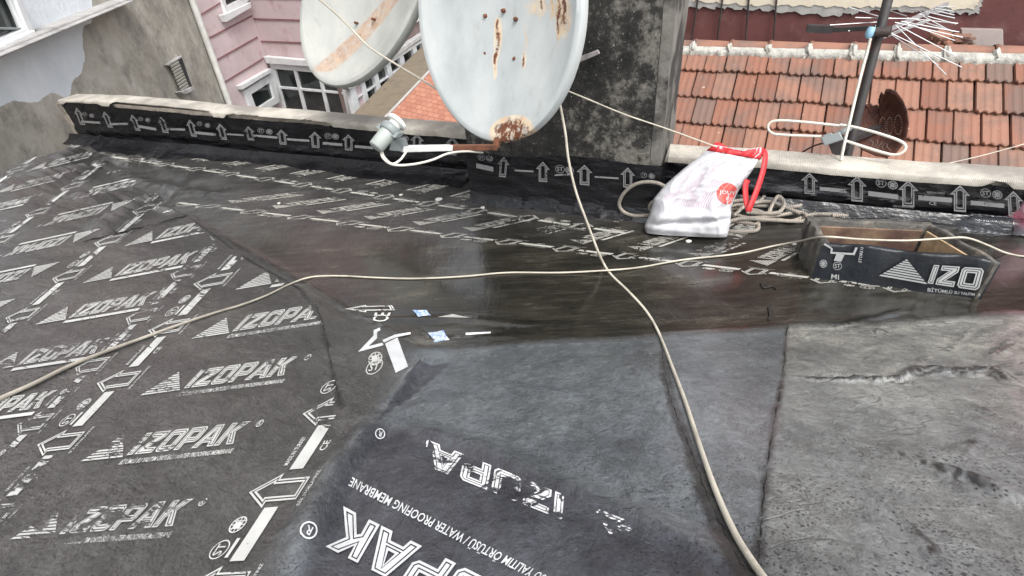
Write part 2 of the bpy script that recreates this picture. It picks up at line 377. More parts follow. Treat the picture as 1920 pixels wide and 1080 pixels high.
    mid = n.math('MULTIPLY', n.noise(26, 7, .6, n.mapping((1, .4, 1), (0, 0, -.5)), .6), n.math('ADD', n.math('MULTIPLY', dry, .8), .12))
    n.bump(mid, .7, .016)
    n.bump(n.math('SUBTRACT', 1, pm), .35, .002); n.bump(n.math('SUBTRACT', 1, vein), .6, .006)
    return n.m
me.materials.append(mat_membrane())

def drop(px, py, off=.0015):
    """Where the line of sight through a photo pixel meets the roof."""
    r = ray(px, py); hit, nor, _, _ = BVH.ray_cast(Vector(EYE), Vector(r))
    if hit is None: return None
    if nor.z < 0: nor = -nor
    return np.array(hit + nor * off)
def zat(x, y):
    hit, *_ = BVH.ray_cast(Vector((x, y, 5)), Vector((0, 0, -1))); return hit.z if hit else 0.0

# body of our building below the membrane
M_wallgrey = simple('grey_render', (.22, .21, .20), .9, .2, 3, dirt=(.1, .1, .09))
mb = MB()
ea = np.array([*EDGE_A, -.05]); eb = np.array([EDGE_A[0] + E_d[0] * 5.3, EDGE_A[1] + E_d[1] * 5.3, -.05])
inn = np.array([-E_d[1], E_d[0], 0])
mb.hexa([ea + inn * .02, eb + inn * .02, eb + inn * .02 - [0, 0, 7], ea + inn * .02 - [0, 0, 7]], inn * .2)
mb.hexa([np.array([*P0, -.06]) + PN3 * .11, np.array([*(P1 + PD * 1.2), -.06]) + PN3 * .11, np.array([*(P1 + PD * 1.2), -7]) + PN3 * .11, np.array([*P0, -7]) + PN3 * .11], -PN3 * .2)
mb.build('wall', M_wallgrey, roof)
mb = MB()                                             # turned-down edge of the membrane along the eaves
pts = []
for t in np.linspace(0, 5.2, 200):
    p = EDGE_A + E_d * t + inn[:2] * .02; pts.append(np.array([p[0], p[1], zat(p[0], p[1]) if zat(p[0], p[1]) else .9]))
vs = []; fs = []
for i, p in enumerate(pts):
    q = p - inn * .02; vs += [p + [0, 0, .001], q + [0, 0, -.012], q - [0, 0, .16 + .02 * math.sin(i * .3)]]
    if i: b = i * 3; fs += [(b - 3, b, b + 1, b - 2), (b - 2, b + 1, b + 2, b - 1)]
mb.add(vs, fs); mb.build('edge_flap', simple('edge_black', (.03, .03, .03), .5), roof, True, normals=False)
# ------------------------------------------------------------ printed lettering
M_print = {}
def mat_print(key, c, wear, rough=.4, wscale=60, spec=.5):
    n = N('white_print_' + key); n.color(n.ramp(n.noise(9), [(.3, [x * .75 for x in c]), (.7, c)])); n.rough(rough)
    f = n.noise(wscale, 6, .7, None, .8); g = n.noise(wscale * .13, 3, .5)
    s_ = n.math('ADD', n.math('MULTIPLY', f, .55), n.math('MULTIPLY', g, .45))
    n.alpha(n.ramp(s_, [(max(0, wear - .015), 0), (wear + .015, 1)]))
    M_print[key] = n.m; return n.m
mat_print('slope', (.62, .62, .59), .425, .5, 75)
mat_print('slopeworn', (.55, .55, .53), .475, wscale=45)
mat_print('gutter', (.42, .41, .37), .435, .25)
mat_print('guttergone', (.27, .26, .24), .52, .2)
mat_print('near', (.72, .73, .73), .33, wscale=50)
mat_print('nearworn', (.80, .80, .80), .49, wscale=38)
mat_print('remnant', (.80, .80, .80), .535, wscale=38)
mat_print('flash', (.26, .26, .26), .42, .35, wscale=70)
mat_print('kerb', (.50, .51, .51), .35, .35, wscale=50)

def ccw(P): 
    P = [np.array(p, float) for p in P]; a = sum(P[i][0] * P[(i + 1) % len(P)][1] - P[(i + 1) % len(P)][0] * P[i][1] for i in range(len(P)))
    return P if a > 0 else P[::-1]
def inset(P, d):
    n = len(P); out = []
    for i in range(n):
        a, b, c = P[i - 1], P[i], P[(i + 1) % n]
        e1 = (b - a) / (np.linalg.norm(b - a) + 1e-9); e2 = (c - b) / (np.linalg.norm(c - b) + 1e-9)
        n1 = np.array([-e1[1], e1[0]]); n2 = np.array([-e2[1], e2[0]]); k = 1 + n1.dot(n2)
        out.append(b + d * (n1 + n2) / max(k, .4))
    return out
class Flat:
    """2-D artwork: vertex list and faces."""
    def __init__(s): s.v = []; s.f = []
    def tess(s, loops):
        tri = tessellate_polygon([[Vector((p[0], p[1], 0)) for p in L] for L in loops]); b = len(s.v)
        for L in loops: s.v += [(p[0], p[1]) for p in L]
        s.f += [tuple(b + i for i in t) for t in tri]
    def add(s, o, fn=lambda p: p):
        b = len(s.v); s.v += [tuple(fn(p)) for p in o.v]; s.f += [tuple(i + b for i in f) for f in o.f]; return s
    def strip(s, A, B, closed=True):
        n = len(A); b = len(s.v); s.v += [tuple(p) for p in A] + [tuple(p) for p in B]
        for i in range(n if closed else n - 1): j = (i + 1) % n; s.f.append((b + i, b + j, b + n + j, b + n + i))
    def outlined(s, outer, holes=(), d=.05, g=.045, fill=True):
        loops = [ccw(outer)] + [ccw(h)[::-1] for h in holes]
        for L in loops: s.strip(L, inset(L, d))
        if fill: s.tess([inset(L, d + g) for L in loops])
    def cut(s, step):
        bm = bmesh.new(); vs = [bm.verts.new((p[0], p[1], 0)) for p in s.v]
        for f in s.f:
            if len(set(f)) >= 3:
                try: bm.faces.new([vs[i] for i in f])
                except ValueError: pass
        V = np.array(s.v); lo = V.min(0); hi = V.max(0)
        for ax in (0, 1):
            for c in np.arange(lo[ax] + step[ax] * .5, hi[ax], step[ax]):
                co = [0, 0, 0]; co[ax] = c; no = [0, 0, 0]; no[ax] = 1
                bmesh.ops.bisect_plane(bm, geom=bm.verts[:] + bm.edges[:] + bm.faces[:], plane_co=co, plane_no=no)
        bm.verts.index_update(); o = Flat(); o.v = [(v.co.x, v.co.y) for v in bm.verts]; o.f = [tuple(v.index for v in f.verts) for f in bm.faces]
        bm.free(); return o
G = {
 'I': ([(.0, 0), (.3, 0), (.3, 1), (.0, 1)], [], .42),
 'Z': ([(0, 0), (.88, 0), (.88, .26), (.42, .26), (.88, .72), (.88, 1), (.03, 1), (.03, .74), (.45, .74), (0, .28)], [], 1.0),
 'O': ([(.12, 0), (.78, 0), (.9, .12), (.9, .88), (.78, 1), (.12, 1), (0, .88), (0, .12)], [[(.28, .26), (.62, .26), (.62, .74), (.28, .74)]], 1.02),
 'P': ([(0, 0), (.28, 0), (.28, .3), (.76, .3), (.88, .42), (.88, .88), (.76, 1), (0, 1)], [[(.28, .54), (.6, .54), (.6, .77), (.28, .77)]], .98),
 'A': ([(-.08, 0), (.22, 0), (.29, .2), (.63, .2), (.70, 0), (1.0, 0), (.66, 1), (.26, 1)], [[(.37, .42), (.55, .42), (.46, .76)]], 1.04),
 'K': ([(0, 0), (.28, 0), (.28, .36), (.36, .42), (.62, 0), (.98, 0), (.56, .58), (.92, 1), (.56, 1), (.28, .66), (.28, 1), (0, 1)], [], 1.0)}
def word(s, shear=.12, d=.055, g=.04):
    o = Flat(); x = 0
    for ch in s:
        if ch == ' ': x += .6; continue
        out, holes, adv = G[ch]; l = Flat(); l.outlined(out, holes, d, g)
        if ch == 'I' : pass
        o.add(l, lambda p, x=x: (p[0] + x + shear * p[1], p[1])); x += adv
    return o, x
def circ(r, n=28, c=(0, 0)): return [np.array([c[0] + r * math.cos(2 * math.pi * i / n), c[1] + r * math.sin(2 * math.pi * i / n)]) for i in range(n)]
_tc = {}
def text(s):
    if s in _tc: return _tc[s]
    cu = bpy.data.curves.new('t', 'FONT'); cu.body = s; cu.resolution_u = 2; cu.offset = .012
    o = bpy.data.objects.new('t', cu); COL.objects.link(o); dg = bpy.context.evaluated_depsgraph_get()
    m_ = o.evaluated_get(dg).to_mesh(); V = np.array([v.co[:2] for v in m_.vertices]); fs = [tuple(p.vertices) for p in m_.polygons]
    o.evaluated_get(dg).to_mesh_clear(); bpy.data.objects.remove(o); bpy.data.curves.remove(cu)
    lo = V.min(0); hi = V.max(0); V = (V - lo) / (hi - lo); f = Flat(); f.v = [tuple(v) for v in V]; f.f = fs; f.asp = (hi - lo)[0] / (hi - lo)[1]
    _tc[s] = f; return f
def box2(x0, y0, x1, y1): f = Flat(); f.tess([[(x0, y0), (x1, y0), (x1, y1), (x0, y1)]]); return f
LOGO, LW = word('IZOPAK')
SUB = 'BİTÜMLÜ SU YALITIM ÖRTÜSÜ / WATER PROOFING MEMBRANE'
def tri_logo():                                       # striped triangle, unit box
    o = Flat(); n = 9
    for i in range(n):
        y0 = i / n; y1 = y0 + .62 / n
        a = lambda y: (.52 * y + .02, 1 - .48 * y)
        o.tess([[(a(y0)[0], y0), (a(y0)[1], y0), (a(y1)[1], y1), (a(y1)[0], y1)]])
    return o
TRI = tri_logo()
def st_logo():
    o = Flat(); c = circ(.5, 20); o.strip(c, inset(c, .06)); t = text('ST'); o.add(t, lambda p: (p[0] * .62 - .31, p[1] * .5 - .25)); return o
def globe():
    o = Flat(); c = circ(.5, 18); o.strip(c, inset(c, .07))
    for y in (-.22, 0, .22): o.add(box2(-.42, y - .03, .42, y + .03))
    for x in (-.22, 0, .22): o.add(box2(x - .03, -.42, x + .03, .42))
    o.add(box2(-.2, -.2, .15, .2)); return o
def arrow():                                          # points towards -u ; u across strip, v along it, centred on 0
    o = Flat(); P = [(-.105, 0), (-.03, .2), (-.03, .13), (.062, .13), (.062, -.13), (-.03, -.13), (-.03, -.2)]
    P = [(a, b) for a, b in P]; L = ccw(P)
    sc = lambda Q: [np.array([q[0] * 4.2, q[1]]) for q in Q]; un = lambda Q: [np.array([q[0] / 4.2, q[1]]) for q in Q]
    Q = sc(L); o.strip(un(Q), un(inset(Q, .02))); o.strip(un(inset(Q, .035)), un(inset(Q, .055))); return o
ARROW = arrow()
# text frame inside a cell: u along the text, v up the text
def cell_text(sub='full', tri=True, logo=True):
    o = Flat()
    if tri: o.add(TRI, lambda p: (.16 + .165 * p[0] , .55 + .36 * p[1]))
    if logo: o.add(LOGO, lambda p: (.335 + .385 * p[0] / LW, .57 + .31 * p[1]))
    c = circ(.5, 14); r = Flat(); r.strip(c, inset(c, .12)); r.add(text('R'), lambda p: (p[0] * .4 - .2, p[1] * .55 - .27)); o.add(r, lambda p: (.762 + .022 * p[0], .83 + .10 * p[1]))
    if sub == 'full': o.add(text(SUB), lambda p: (.335 + .40 * p[0], .44 + .085 * p[1]))
    elif sub == 'bar': o.add(box2(.335, .45, .72, .51))
    return o
def cell_strip(kind):
    o = Flat(); o.add(ARROW, lambda p: (p[0], p[1])); o.add(box2(-.021, .24, .021, .80)) 
    if kind == 0:
        o.add(st_logo(), lambda p: (-.075 + p[1] * -.05, .37 + .2 * p[0])); o.add(globe(), lambda p: (-.07 - p[1] * .045, .63 + .18 * p[0]))
        o.add(box2(-.044, .28, -.034, .48))
    else:
        o.add(text('MADE IN TURKEY'), lambda p: (-.036 - .014 * p[1], .30 + .36 * p[0])); o.add(text('CE'), lambda p: (.055 - .022 * p[1], .45 + .13 * p[0]))
    o.add(text('DİK STOKLAYINIZ'), lambda p: (.085 - .013 * p[1], -.2 + .4 * p[0]))
    return o
CT_FULL = cell_text('full').cut((.035, .12)); CT_BAR = cell_text('bar').cut((.035, .12))
CS0 = cell_strip(0).cut((.035, .12)); CS1 = cell_strip(1).cut((.035, .12))
class Print:
    def __init__(s, key): s.key = key; s.v = []; s.f = []
    def put(s, fl, fn, surf, keep=None):
        """fl: artwork, fn: artwork -> photo pixel array, surf: pixel -> point on the real surface"""
        P = fn(np.array(fl.v)); b = len(s.v); ok = []; W = []
        for x, y in P:
            k = (keep is None or keep(x, y)) and -400 < x < 2350 and 100 < y < 1500
            q = surf(x, y) if k else None
            ok.append(q is not None); W.append(q if q is not None else (0, 0, 0))
        s.v += [tuple(map(float, q)) for q in W]
        for f in fl.f:
            if all(ok[i] for i in f): s.f.append(tuple(i + b for i in f))
    def build(s, parent, name='printed_lettering'):
        if not s.f: return
        us = sorted({i for f in s.f for i in f}); mp = {u: i for i, u in enumerate(us)}
        o = mesh_obj(name, [s.v[u] for u in us], [tuple(mp[i] for i in f) for f in s.f], M_print[s.key], parent); return o
HL = np.array([[4.72102972e+02, 1.36907715e+02, 2.07266411e+00], [-1.59232813e+02, -6.43935280e+01, 9.51653255e+02], [-1.22702720e-01, 8.48992041e-02, 1.]])
def valley_y(x):                                      # the gutter line / sheet edge in the photo, left of which the slope prints lie
    return np.interp(x, [-200, 140, 230, 300, 350, 400, 470, 560, 600, 625, 645], [180, 262, 318, 365, 404, 440, 490, 541, 590, 690, 790])
def keepL(x, y): return y > valley_y(x) + 3 and x < 700 and (x < 640 or y > 775)
def surf_roof(x, y): return drop(x, y, .0018)
PL = {k: Print(k) for k in ('slope', 'slopeworn', 'gutter', 'guttergone', 'near', 'nearworn', 'remnant')}
for n_ in range(-2, 12):                              # column between strips, readable from here
    key = 'slopeworn' if n_ in (-1,) else 'slope'
    PL[key].put(CT_FULL if n_ < 3 else CT_BAR, lambda P, n_=n_: aph(HL, P + [0, n_]), surf_roof, keepL)
for n_ in range(-1, 14):
    PL['slope' if n_ != 2 else 'slopeworn'].put(CT_BAR, lambda P, n_=n_: aph(HL, P + [-1, n_]), surf_roof, keepL)
for n_ in range(1, 16):                               # next roll lies the other way round
    PL['slope'].put(CT_BAR, lambda P, n_=n_: aph(HL, np.c_[-1 - P[:, 0] - .04, n_ + 1 - P[:, 1]]), surf_roof, keepL)
for n_ in range(3, 18):
    PL['slope'].put(CT_BAR, lambda P, n_=n_: aph(HL, P + [-3, n_]), surf_roof, keepL)
for c_ in range(-3, 2):
    for n_ in range(-2, 16):
        worn = (n_ + c_ * 3) % 5 == 0
        PL['slopeworn' if worn else 'slope'].put(CS0 if n_ % 2 else CS1, lambda P, n_=n_, c_=c_: aph(HL, P + [c_, n_ - .1 + 0]), surf_roof, keepL)
for n_ in range(-1, 6): PL['slopeworn'].put(CS1, lambda P, n_=n_: aph(HL, P * [.8, 1] + [-.22, n_ + .3]), surf_roof, keepL)
H1 = np.array([[3.30691022e+02, -7.68289906e+01, 4.77301362e+02], [2.61058023e+01, -2.47708453e+00, 3.97405240e+02], [1.57788354e-01, 1.94973686e-02, 1.]])
H2 = np.array([[-2.04342564e+02, 4.47914222e+01, 4.80381795e+02], [-2.69686787e+00, 5.54496926e-01, 2.79762274e+02], [-1.02277605e-01, -2.32774170e-02, 1.]])
def keepF(x, y): return x > 130 and y < valley_y(min(x, 600)) - 3 if x < 600 else True
for n_ in range(-1, 11):
    k = 'guttergone' if n_ in (5, 8) else 'gutter'
    PL[k].put(CT_BAR, lambda P, n_=n_: aph(H1, P + [0, -n_ - .55]), surf_roof, keepF)
for n_ in range(-3, 13):
    PL['gutter'].put(CT_BAR, lambda P, n_=n_: aph(H2, P + [0, n_ - .5]), surf_roof, keepF)
def strip_line(H_, u, rng_, key, sg):
    for n_ in rng_: PL[key].put(CS0 if n_ % 2 else CS1, lambda P, n_=n_: aph(H_, P * [1, 1] + [u, n_ * sg]), surf_roof, keepF)
strip_line(H1, 0, range(-1, 12), 'gutter', -1); strip_line(H2, 1, range(-3, 11), 'gutter', 1)
# near sheets by the lower frame edge, lying head-down
def quadH(px): return fith([(0, 0), (1, 0), (1, 1), (0, 1)], px)
def z4(x, y): return (560 + x / 2.8235, 740 + y / 2.8235)
# lower row: K occupies u 4.44..5.42 in LOGO units
HK = fith([(4.46, 0), (5.44, 0), (4.46, 1), (5.44, 1), (3.4, 0), (3.4, 1)], [z4(425, 690), z4(230, 605), z4(330, 890), z4(125, 800), z4(650, 795), z4(500, 1010)])
LOGO2, _ = word('IZOPAK', .0, .06, .03); LOGO2 = LOGO2.cut((.12, .12))
PL['near'].put(LOGO2, lambda P: aph(HK, P), surf_roof)
c = circ(.5, 20); r = Flat(); r.tess([c]); 
def ring_r(): 
    o = Flat(); c = circ(.5, 24); o.strip(c, inset(c, .1)); t = text('R'); o.add(t, lambda p: (p[0] * .36 - .18, p[1] * .5 - .25)); return o
PL['near'].put(ring_r().cut((.2, .2)), lambda P: aph(HK, P * [.42, .42] + [5.93, .83]), surf_roof)
PL['near'].put(text(SUB).cut((.03, .4)), lambda P: aph(HK, P * [5.9, .26] + [-.35, -.62]), surf_roof)
HK2 = fith([(3.42, 0), (4.44, 0), (3.93, 1), (2.42, 0), (1.4, 0), (2.5, 1), (5.4, 0)], [z4(880, 300), z4(690, 250), z4(750, 405), z4(1010, 365), z4(1190, 460), z4(985, 510), z4(530, 190)])
PL['nearworn'].put(LOGO2, lambda P: aph(HK2, P), surf_roof, lambda x, y: x > 800 + 12 * math.sin(y))
PL['near'].put(ring_r().cut((.2, .2)), lambda P: aph(HK2, P * [.3, .42] + [5.9, .5]), surf_roof)
PL['remnant'].put(TRI.cut((.2, .2)), lambda P: aph(HK2, P * [1.6, 1.1] + [-2.6, 0]), surf_roof)
# small slanted sheet between the slope and the gutter
def z6(x, y): return (440 + x / 3, 340 + y / 3)
AR2 = Flat(); AR2.add(ARROW); AR2 = AR2.cut((.03, .08))
HS = fith([(-.105, 0), (.062, .13), (.062, -.13), (-.03, -.2), (-.03, .2)], [z6(620, 722), z6(885, 700), z6(905, 728), z6(740, 735), z6(740, 695)])
PL['slope'].put(AR2, lambda P: aph(HS, P), surf_roof)
PL['slope'].put(text('CE').cut((.3, .3)), lambda P: np.array([z6(770 + 100 * (1 - p[1]) * .9 + 20 * p[0], 790 - 50 * p[0] ) for p in P]), surf_roof)
PL['near'].put(box2(0, 0, 1, 1).cut((.2, .12)), lambda P: aph(quadH([z6(845, 915), z6(915, 880), z6(975, 1045), z6(905, 1080)]), P), surf_roof)
b_ = Flat(); b_.strip([z6(695, 960), z6(780, 870), z6(780, 840), z6(815, 825)], [z6(725, 955), z6(800, 885), z6(800, 850), z6(820, 840)], False)
b_.strip([z6(695, 962), z6(835, 925)], [z6(715, 940), z6(830, 910)], False)
b_.strip([z6(830, 895), z6(900, 865), z6(990, 850)], [z6(838, 910), z6(905, 880), z6(990, 862)], False)
PL['near'].put(b_, lambda P: P, surf_roof)
PL['slope'].put(st_logo().cut((.2, .2)), lambda P: np.array([z6(785 + 115 * p[0] * .8 + 30 * p[1], 1045 - 60 * p[0] * .3 - 90 * p[1]) for p in P]), surf_roof)
PL['slope'].put(globe().cut((.2, .2)), lambda P: np.array([z6(790 + 80 * p[0], 1000 - 75 * p[1] - 20 * p[0]) for p in P]), surf_roof)
PL['slope'].put(TRI.cut((.2, .2)), lambda P: aph(quadH([z6(1140, 765), z6(1320, 768), z6(1320, 748), z6(1140, 748)]), P), surf_roof)
PL['near'].put(box2(0, 0, 1, 1).cut((.1, .5)), lambda P: aph(quadH([z6(1300, 868), z6(1440, 856), z6(1440, 848), z6(1300, 853)]), P), surf_roof)
for k, p in PL.items():
    o = p.build(membrane)

# bitumen beads along sheet edges, blobs; last bead imitates shade beside the cord
M_bit = simple('bitumen', (.012, .012, .012), .25, .3, 30, bump=.6, bscale=90)
def bead(px, r0, k=0, gaps=.0, n=10):
    mb = MB(); P = crom([(*p, 0) for p in px], n); run = []
    for i, p in enumerate(P):
        q = drop(p[0] + 1.2 * math.sin(i * 1.7 + k), p[1] + 1.0 * math.sin(i * 2.3 + k), -.0005)
        rr = r0 * (.35 + 1.1 * abs(math.sin(i * .37 + k)) * abs(math.sin(i * 1.13 + k * 2)))
        if q is None or rr < r0 * gaps:
            if len(run) > 2: mb.tube([a for a, _ in run], [b for _, b in run], 6)
            run = []
        else: run.append((q, rr))
    if len(run) > 2: mb.tube([a for a, _ in run], [b for _, b in run], 6)
    return mb
for i, (px, r0, g) in enumerate([(SEAMS_SHADE_PX[0], .0018, .1), (SEAMS_SHADE_PX[1], .0035, .3), (SEAMS_SHADE_PX[2], .0014, .1), (SEAMS_SHADE_PX[3], .0016, .2)]):
    bead(px, r0, i, g).build('seam_and_shade_bead', M_bit, membrane, True)
# ------------------------------------------------------------ parapet with flashing and coping
M_flash = None
n = N('flashing_black')
n.color(n.ramp(n.noise(5, 6), [(.35, (.004, .004, .005)), (.7, (.012, .012, .014))])); n.rough(n.ramp(n.noise(7, 6, .7), [(.35, .10), (.7, .36)])); n.b.inputs['Specular IOR Level'].default_value = .45
n.bump(n.noise(9, 5, .5, n.mapping((1, 1, 3))), .7, .02); n.bump(n.noise(120, 3), .2, .002); M_flash = n.m
n = N('coping_tape'); w_ = n.new('ShaderNodeTexWave'); w_.inputs['Scale'].default_value = 45; w_.bands_direction = 'X'; n.link(n.mapping(rot=(0, 0, .358)), w_.inputs['Vector'])
n.color(n.mix(n.ramp(n.noise(3, 7, .65), [(.42, 0), (.60, 1)]), n.ramp(n.noise(8, 5), [(.3, (.40, .37, .32)), (.7, (.52, .485, .42))]), (.25, .23, .20))); n.rough(.75)
n.bump(w_.outputs['Fac'], .5, .003); n.bump(n.noise(14, 5), .6, .01); M_tape = n.m
M_conc = simple('old_mortar', (.30, .26, .22), .95, .35, 18, bump=.9, bscale=40, dirt=(.10, .085, .07), dscale=9, bdist=.012)
def on_face(off=0.0):
    P = np.array([P0[0], P0[1], 0]) - PN3 * off
    return lambda x, y: on_plane(x, y, P, PN3)
def parapet(name, label, tf, bs, tb, face_off, parent_group, expose=None):
    """tf: top-front edge pixels, s-range; built in wall coordinates (s along, z up)."""
    o = thing(name, label, 'parapet wall', parent_group)
    surf = on_face(face_off); T = [surf(*p) for p in tf]; s_t = [np.dot(p[:2] - P0, PD) for p in T]; z_t = [p[2] for p in T]
    s0, s1 = s_t[0], s_t[-1] ; ns = int((s1 - s0) / .02); ss = np.linspace(s0, s1, ns)
    P3 = lambda s, n_, z: np.array([P0[0] + PD[0] * s + PN[0] * n_, P0[1] + PD[1] * s + PN[1] * n_, z])
    zt = np.interp(ss, s_t, z_t)
    mb = MB(); core = MB(); vs = []; fs = []; nz = 14
    for i, s in enumerate(ss):
        ex = 0.0
        for (a, b, am) in (expose or []):
            if a < s < b: ex = am * .42 * min(1, (s - a) / .03, (b - s) / .03) * (.75 + .5 * float(fbm(np.array(s), np.array(2.), 9, 6)))
        for j in range(nz + 1):
            f = j / nz; z = -.02 + (zt[i] - ex - .004 + .006 * float(fbm(np.array(s), np.array(5.), 25, 2)) + .02) * f
            n_ = -face_off - (.05 if s0 < 3.5 else .012) * math.exp(-z / .02) + .008 * float(wob(np.array(s), np.array(z * 3), 9, 2)) * min(1, f * 3) - .016 * math.exp(-((z - .085 - .012 * math.sin(s * 2.3)) / .022) ** 2)
            vs.append(P3(s, n_, z))
        if i: fs += [((i - 1) * (nz + 1) + j, i * (nz + 1) + j, i * (nz + 1) + j + 1, (i - 1) * (nz + 1) + j + 1) for j in range(nz)]
    mb.add(vs, fs); fl = mb.build('flashing', M_flash, o, True, normals=False)
    core.hexa([P3(s0, -face_off + .012, -.1), P3(s1, -face_off + .012, -.1), P3(s1, -face_off + .012, zt[-1]), P3(s0, -face_off + .012, zt[0])], PN3 * .118)
    core.build('core', M_conc, o)
    # coping: ragged tape over the top edge, lapping down the front
    cp = MB(); vs = []; fs = []
    for i, s in enumerate(ss):
        lap = .022 + .010 * float(fbm(np.array(s), np.array(0.0), 6, 3)) + .008 * float(fbm(np.array(s), np.array(0.), 30, 4))
        if expose:
            for (a, b, am) in expose:
                if a < s < b: lap -= am * .55 * min(1, (s - a) / .04, (b - s) / .04)
        t = .004 + .004 * float(fbm(np.array(s), np.array(3.), 8, 7)); z = zt[i] + t
        lap = max(lap, -.085)
        ff = -face_off - .012
        if lap > 0: pr = [(ff, z - lap), (ff - .001, z - .004), (ff + .006, z + .003)]
        else: pr = [(ff + .012 - lap, z - .006), (ff + .012 - lap, z - .001), (ff + .018 - lap, z + .003)]
        pr += [(-face_off + .10 - .002, z + .004 + .004 * math.sin(s * 5)), (-face_off + .135, z), (-face_off + .14, z - .03)]
        for a, b in pr: vs.append(P3(s, a, b))
        if i: fs += [((i - 1) * 6 + j, i * 6 + j, i * 6 + j + 1, (i - 1) * 6 + j + 1) for j in range(5)]
    cp.add(vs, fs); cp.build('coping', M_tape, o, True, normals=False)
    return o, fl, P3, (s0, s1), zt
sof = lambda px, py: float(np.dot(on_face()(px, py)[:2] - P0, PD))
pw1, fl1, P3, sr1, _ = parapet('parapet_wall', 'low parapet left of the chimney, black flashing under ragged cream coping', [(112, 189), (205, 192), (300, 200), (420, 213), (560, 223), (700, 237), (885, 252)], None, None, 0,
    None, [(sof(118, 190), sof(190, 190), .03), (sof(205, 192), sof(400, 212), .075), (sof(420, 213), sof(625, 228), .055)])
pw2, fl2, P3b, sr2, _ = parapet('parapet_wall', 'low parapet right of the chimney behind the shopping bag and roof hatch', [(1243, 292), (1300, 297), (1424, 304), (1480, 309), (1605, 320), (1730, 330), (1847, 337), (1990, 348)], None, None, 0,
    None, [(sof(1845, 337), sof(1905, 341), .05)])
# dark sloping lip where flashing meets roof on the left, broken end of the wall
mbx = MB(); e0 = P3(sr1[0], 0, 0)
mbx.hexa([P3(sr1[0] - .05, 0.0, -.1), P3(sr1[0], -.004, -.1), P3(sr1[0], -.004, .285), P3(sr1[0] - .07, 0.0, .27)], PN3 * .13)
mbx.build('broken_end', M_conc, pw1, bevel=.01)
def lipmesh(px0, px1, wd, parent):
    mb = MB(); vs = []; fs = []; s0 = sof(*px0); s1 = sof(*px1); ss = np.linspace(s0, s1, 120)
    for i, s in enumerate(ss):
        p = P3(s, -.045, 0); q = P3(s, -.045 - wd * (.8 + .3 * math.sin(s * 3) + .1 * math.sin(s * 17)), 0)
        m_ = (p + q) / 2
        vs += [P3(s, -.02, zat(*P3(s, -.045, 0)[:2]) + .05), p * [1, 1, 0] + [0, 0, zat(p[0], p[1]) + .022], m_ * [1, 1, 0] + [0, 0, zat(m_[0], m_[1]) + .01], q * [1, 1, 0] + [0, 0, zat(q[0], q[1]) + .001]]
        if i: fs += [((i - 1) * 4 + j, i * 4 + j, i * 4 + j + 1, (i - 1) * 4 + j + 1) for j in range(3)]
    mb.add(vs, fs); return mb.build('skirt', M_flash, parent, True, normals=False)
lipmesh((130, 240), (885, 330), .10, pw1); lipmesh((1245, 380), (1940, 430), .012, pw2)

# arrow prints along the flashings
def face_print(parent, off, arrows, bars, logos, texts=(), key='flash'):
    p = Print(key); surf = on_face(off + .016)
    A = Flat(); Lp = ccw([(0, 1), (.5, .62), (.3, .62), (.3, 0), (-.3, 0), (-.3, .62), (-.5, .62)])
    A.strip(Lp, inset(Lp, .07)); Li = inset(Lp, .11); A.strip(Li, inset(Li, .05))
    for cx, cy, w_, h_, sk in arrows: p.put(A, lambda P: np.array([(cx + q[0] * w_ + sk * (1 - q[1]), cy + h_ / 2 - q[1] * h_ + q[0] * w_ * .08) for q in P]), surf)
    for x0, y0, x1, y1, t in bars: p.put(box2(0, 0, 1, 1), lambda P: np.array([(x0 + (x1 - x0) * q[0], y0 + (y1 - y0) * q[0] + t * q[1]) for q in P]), surf)
    for cx, cy, r_, k in logos: p.put(st_logo() if k == 0 else globe(), lambda P: np.array([(cx + q[0] * r_, cy - q[1] * r_ * .85 + q[0] * r_ * .1) for q in P]), surf)
    for s_, x, y, w_, h_ in texts: p.put(text(s_), lambda P: np.array([(x + q[0] * w_, y - q[1] * h_ + q[0] * w_ * .07) for q in P]), surf)
    return p.build(parent)
face_print(fl1, 0.006, [(143, 218, 16, 32, 12), (195, 224, 16, 30, 12), (247, 230, 16, 30, 12), (301, 234, 18, 30, 10), (355, 240, 18, 32, 9), (412, 247, 20, 30, 8), (465, 250, 20, 26, 6), (527, 257, 22, 28, 4), (590, 262, 24, 30, 2), (653, 267, 24, 30, 1), (782, 268, 26, 34, 0), (848, 274, 26, 34, 0)],
    [(152, 226, 188, 228, 4), (205, 231, 240, 230, 4), (258, 234, 293, 240, 5), (312, 240, 347, 241, 4), (365, 246, 405, 250, 5), (425, 250, 457, 252, 3), (475, 252, 520, 256, 4), (538, 259, 580, 262, 4), (605, 266, 642, 269, 5), (665, 272, 700, 275, 5)],
    [(159, 214, 9, 0), (172, 217, 9, 1), (264, 223, 9, 0), (277, 225, 9, 1), (374, 232, 10, 0), (389, 235, 10, 1), (489, 245, 12, 0), (505, 247, 12, 1), (615, 255, 13, 0), (629, 256, 13, 1), (760, 260, 13, 1)])
face_print(fl2, 0.006, [(1518, 344, 32, 40, 0), (1607, 354, 36, 48, 0), (1703, 363, 38, 50, 0), (1800, 372, 38, 50, 0), (1900, 382, 36, 48, 2)],
    [(1537, 350, 1588, 355, 7), (1628, 358, 1684, 365, 9), (1722, 366, 1785, 371, 9), (1820, 376, 1883, 382, 8)],
    [(1652, 343, 20, 0), (1674, 347, 19, 1), (1848, 362, 20, 0), (1870, 365, 19, 1)],
    [('DİK STOKLAYINIZ', 1675, 388, 38, 4), ('CE', 1742, 384, 14, 7), ('MADE IN TURKEY', 1738, 362, 34, 3.5)])

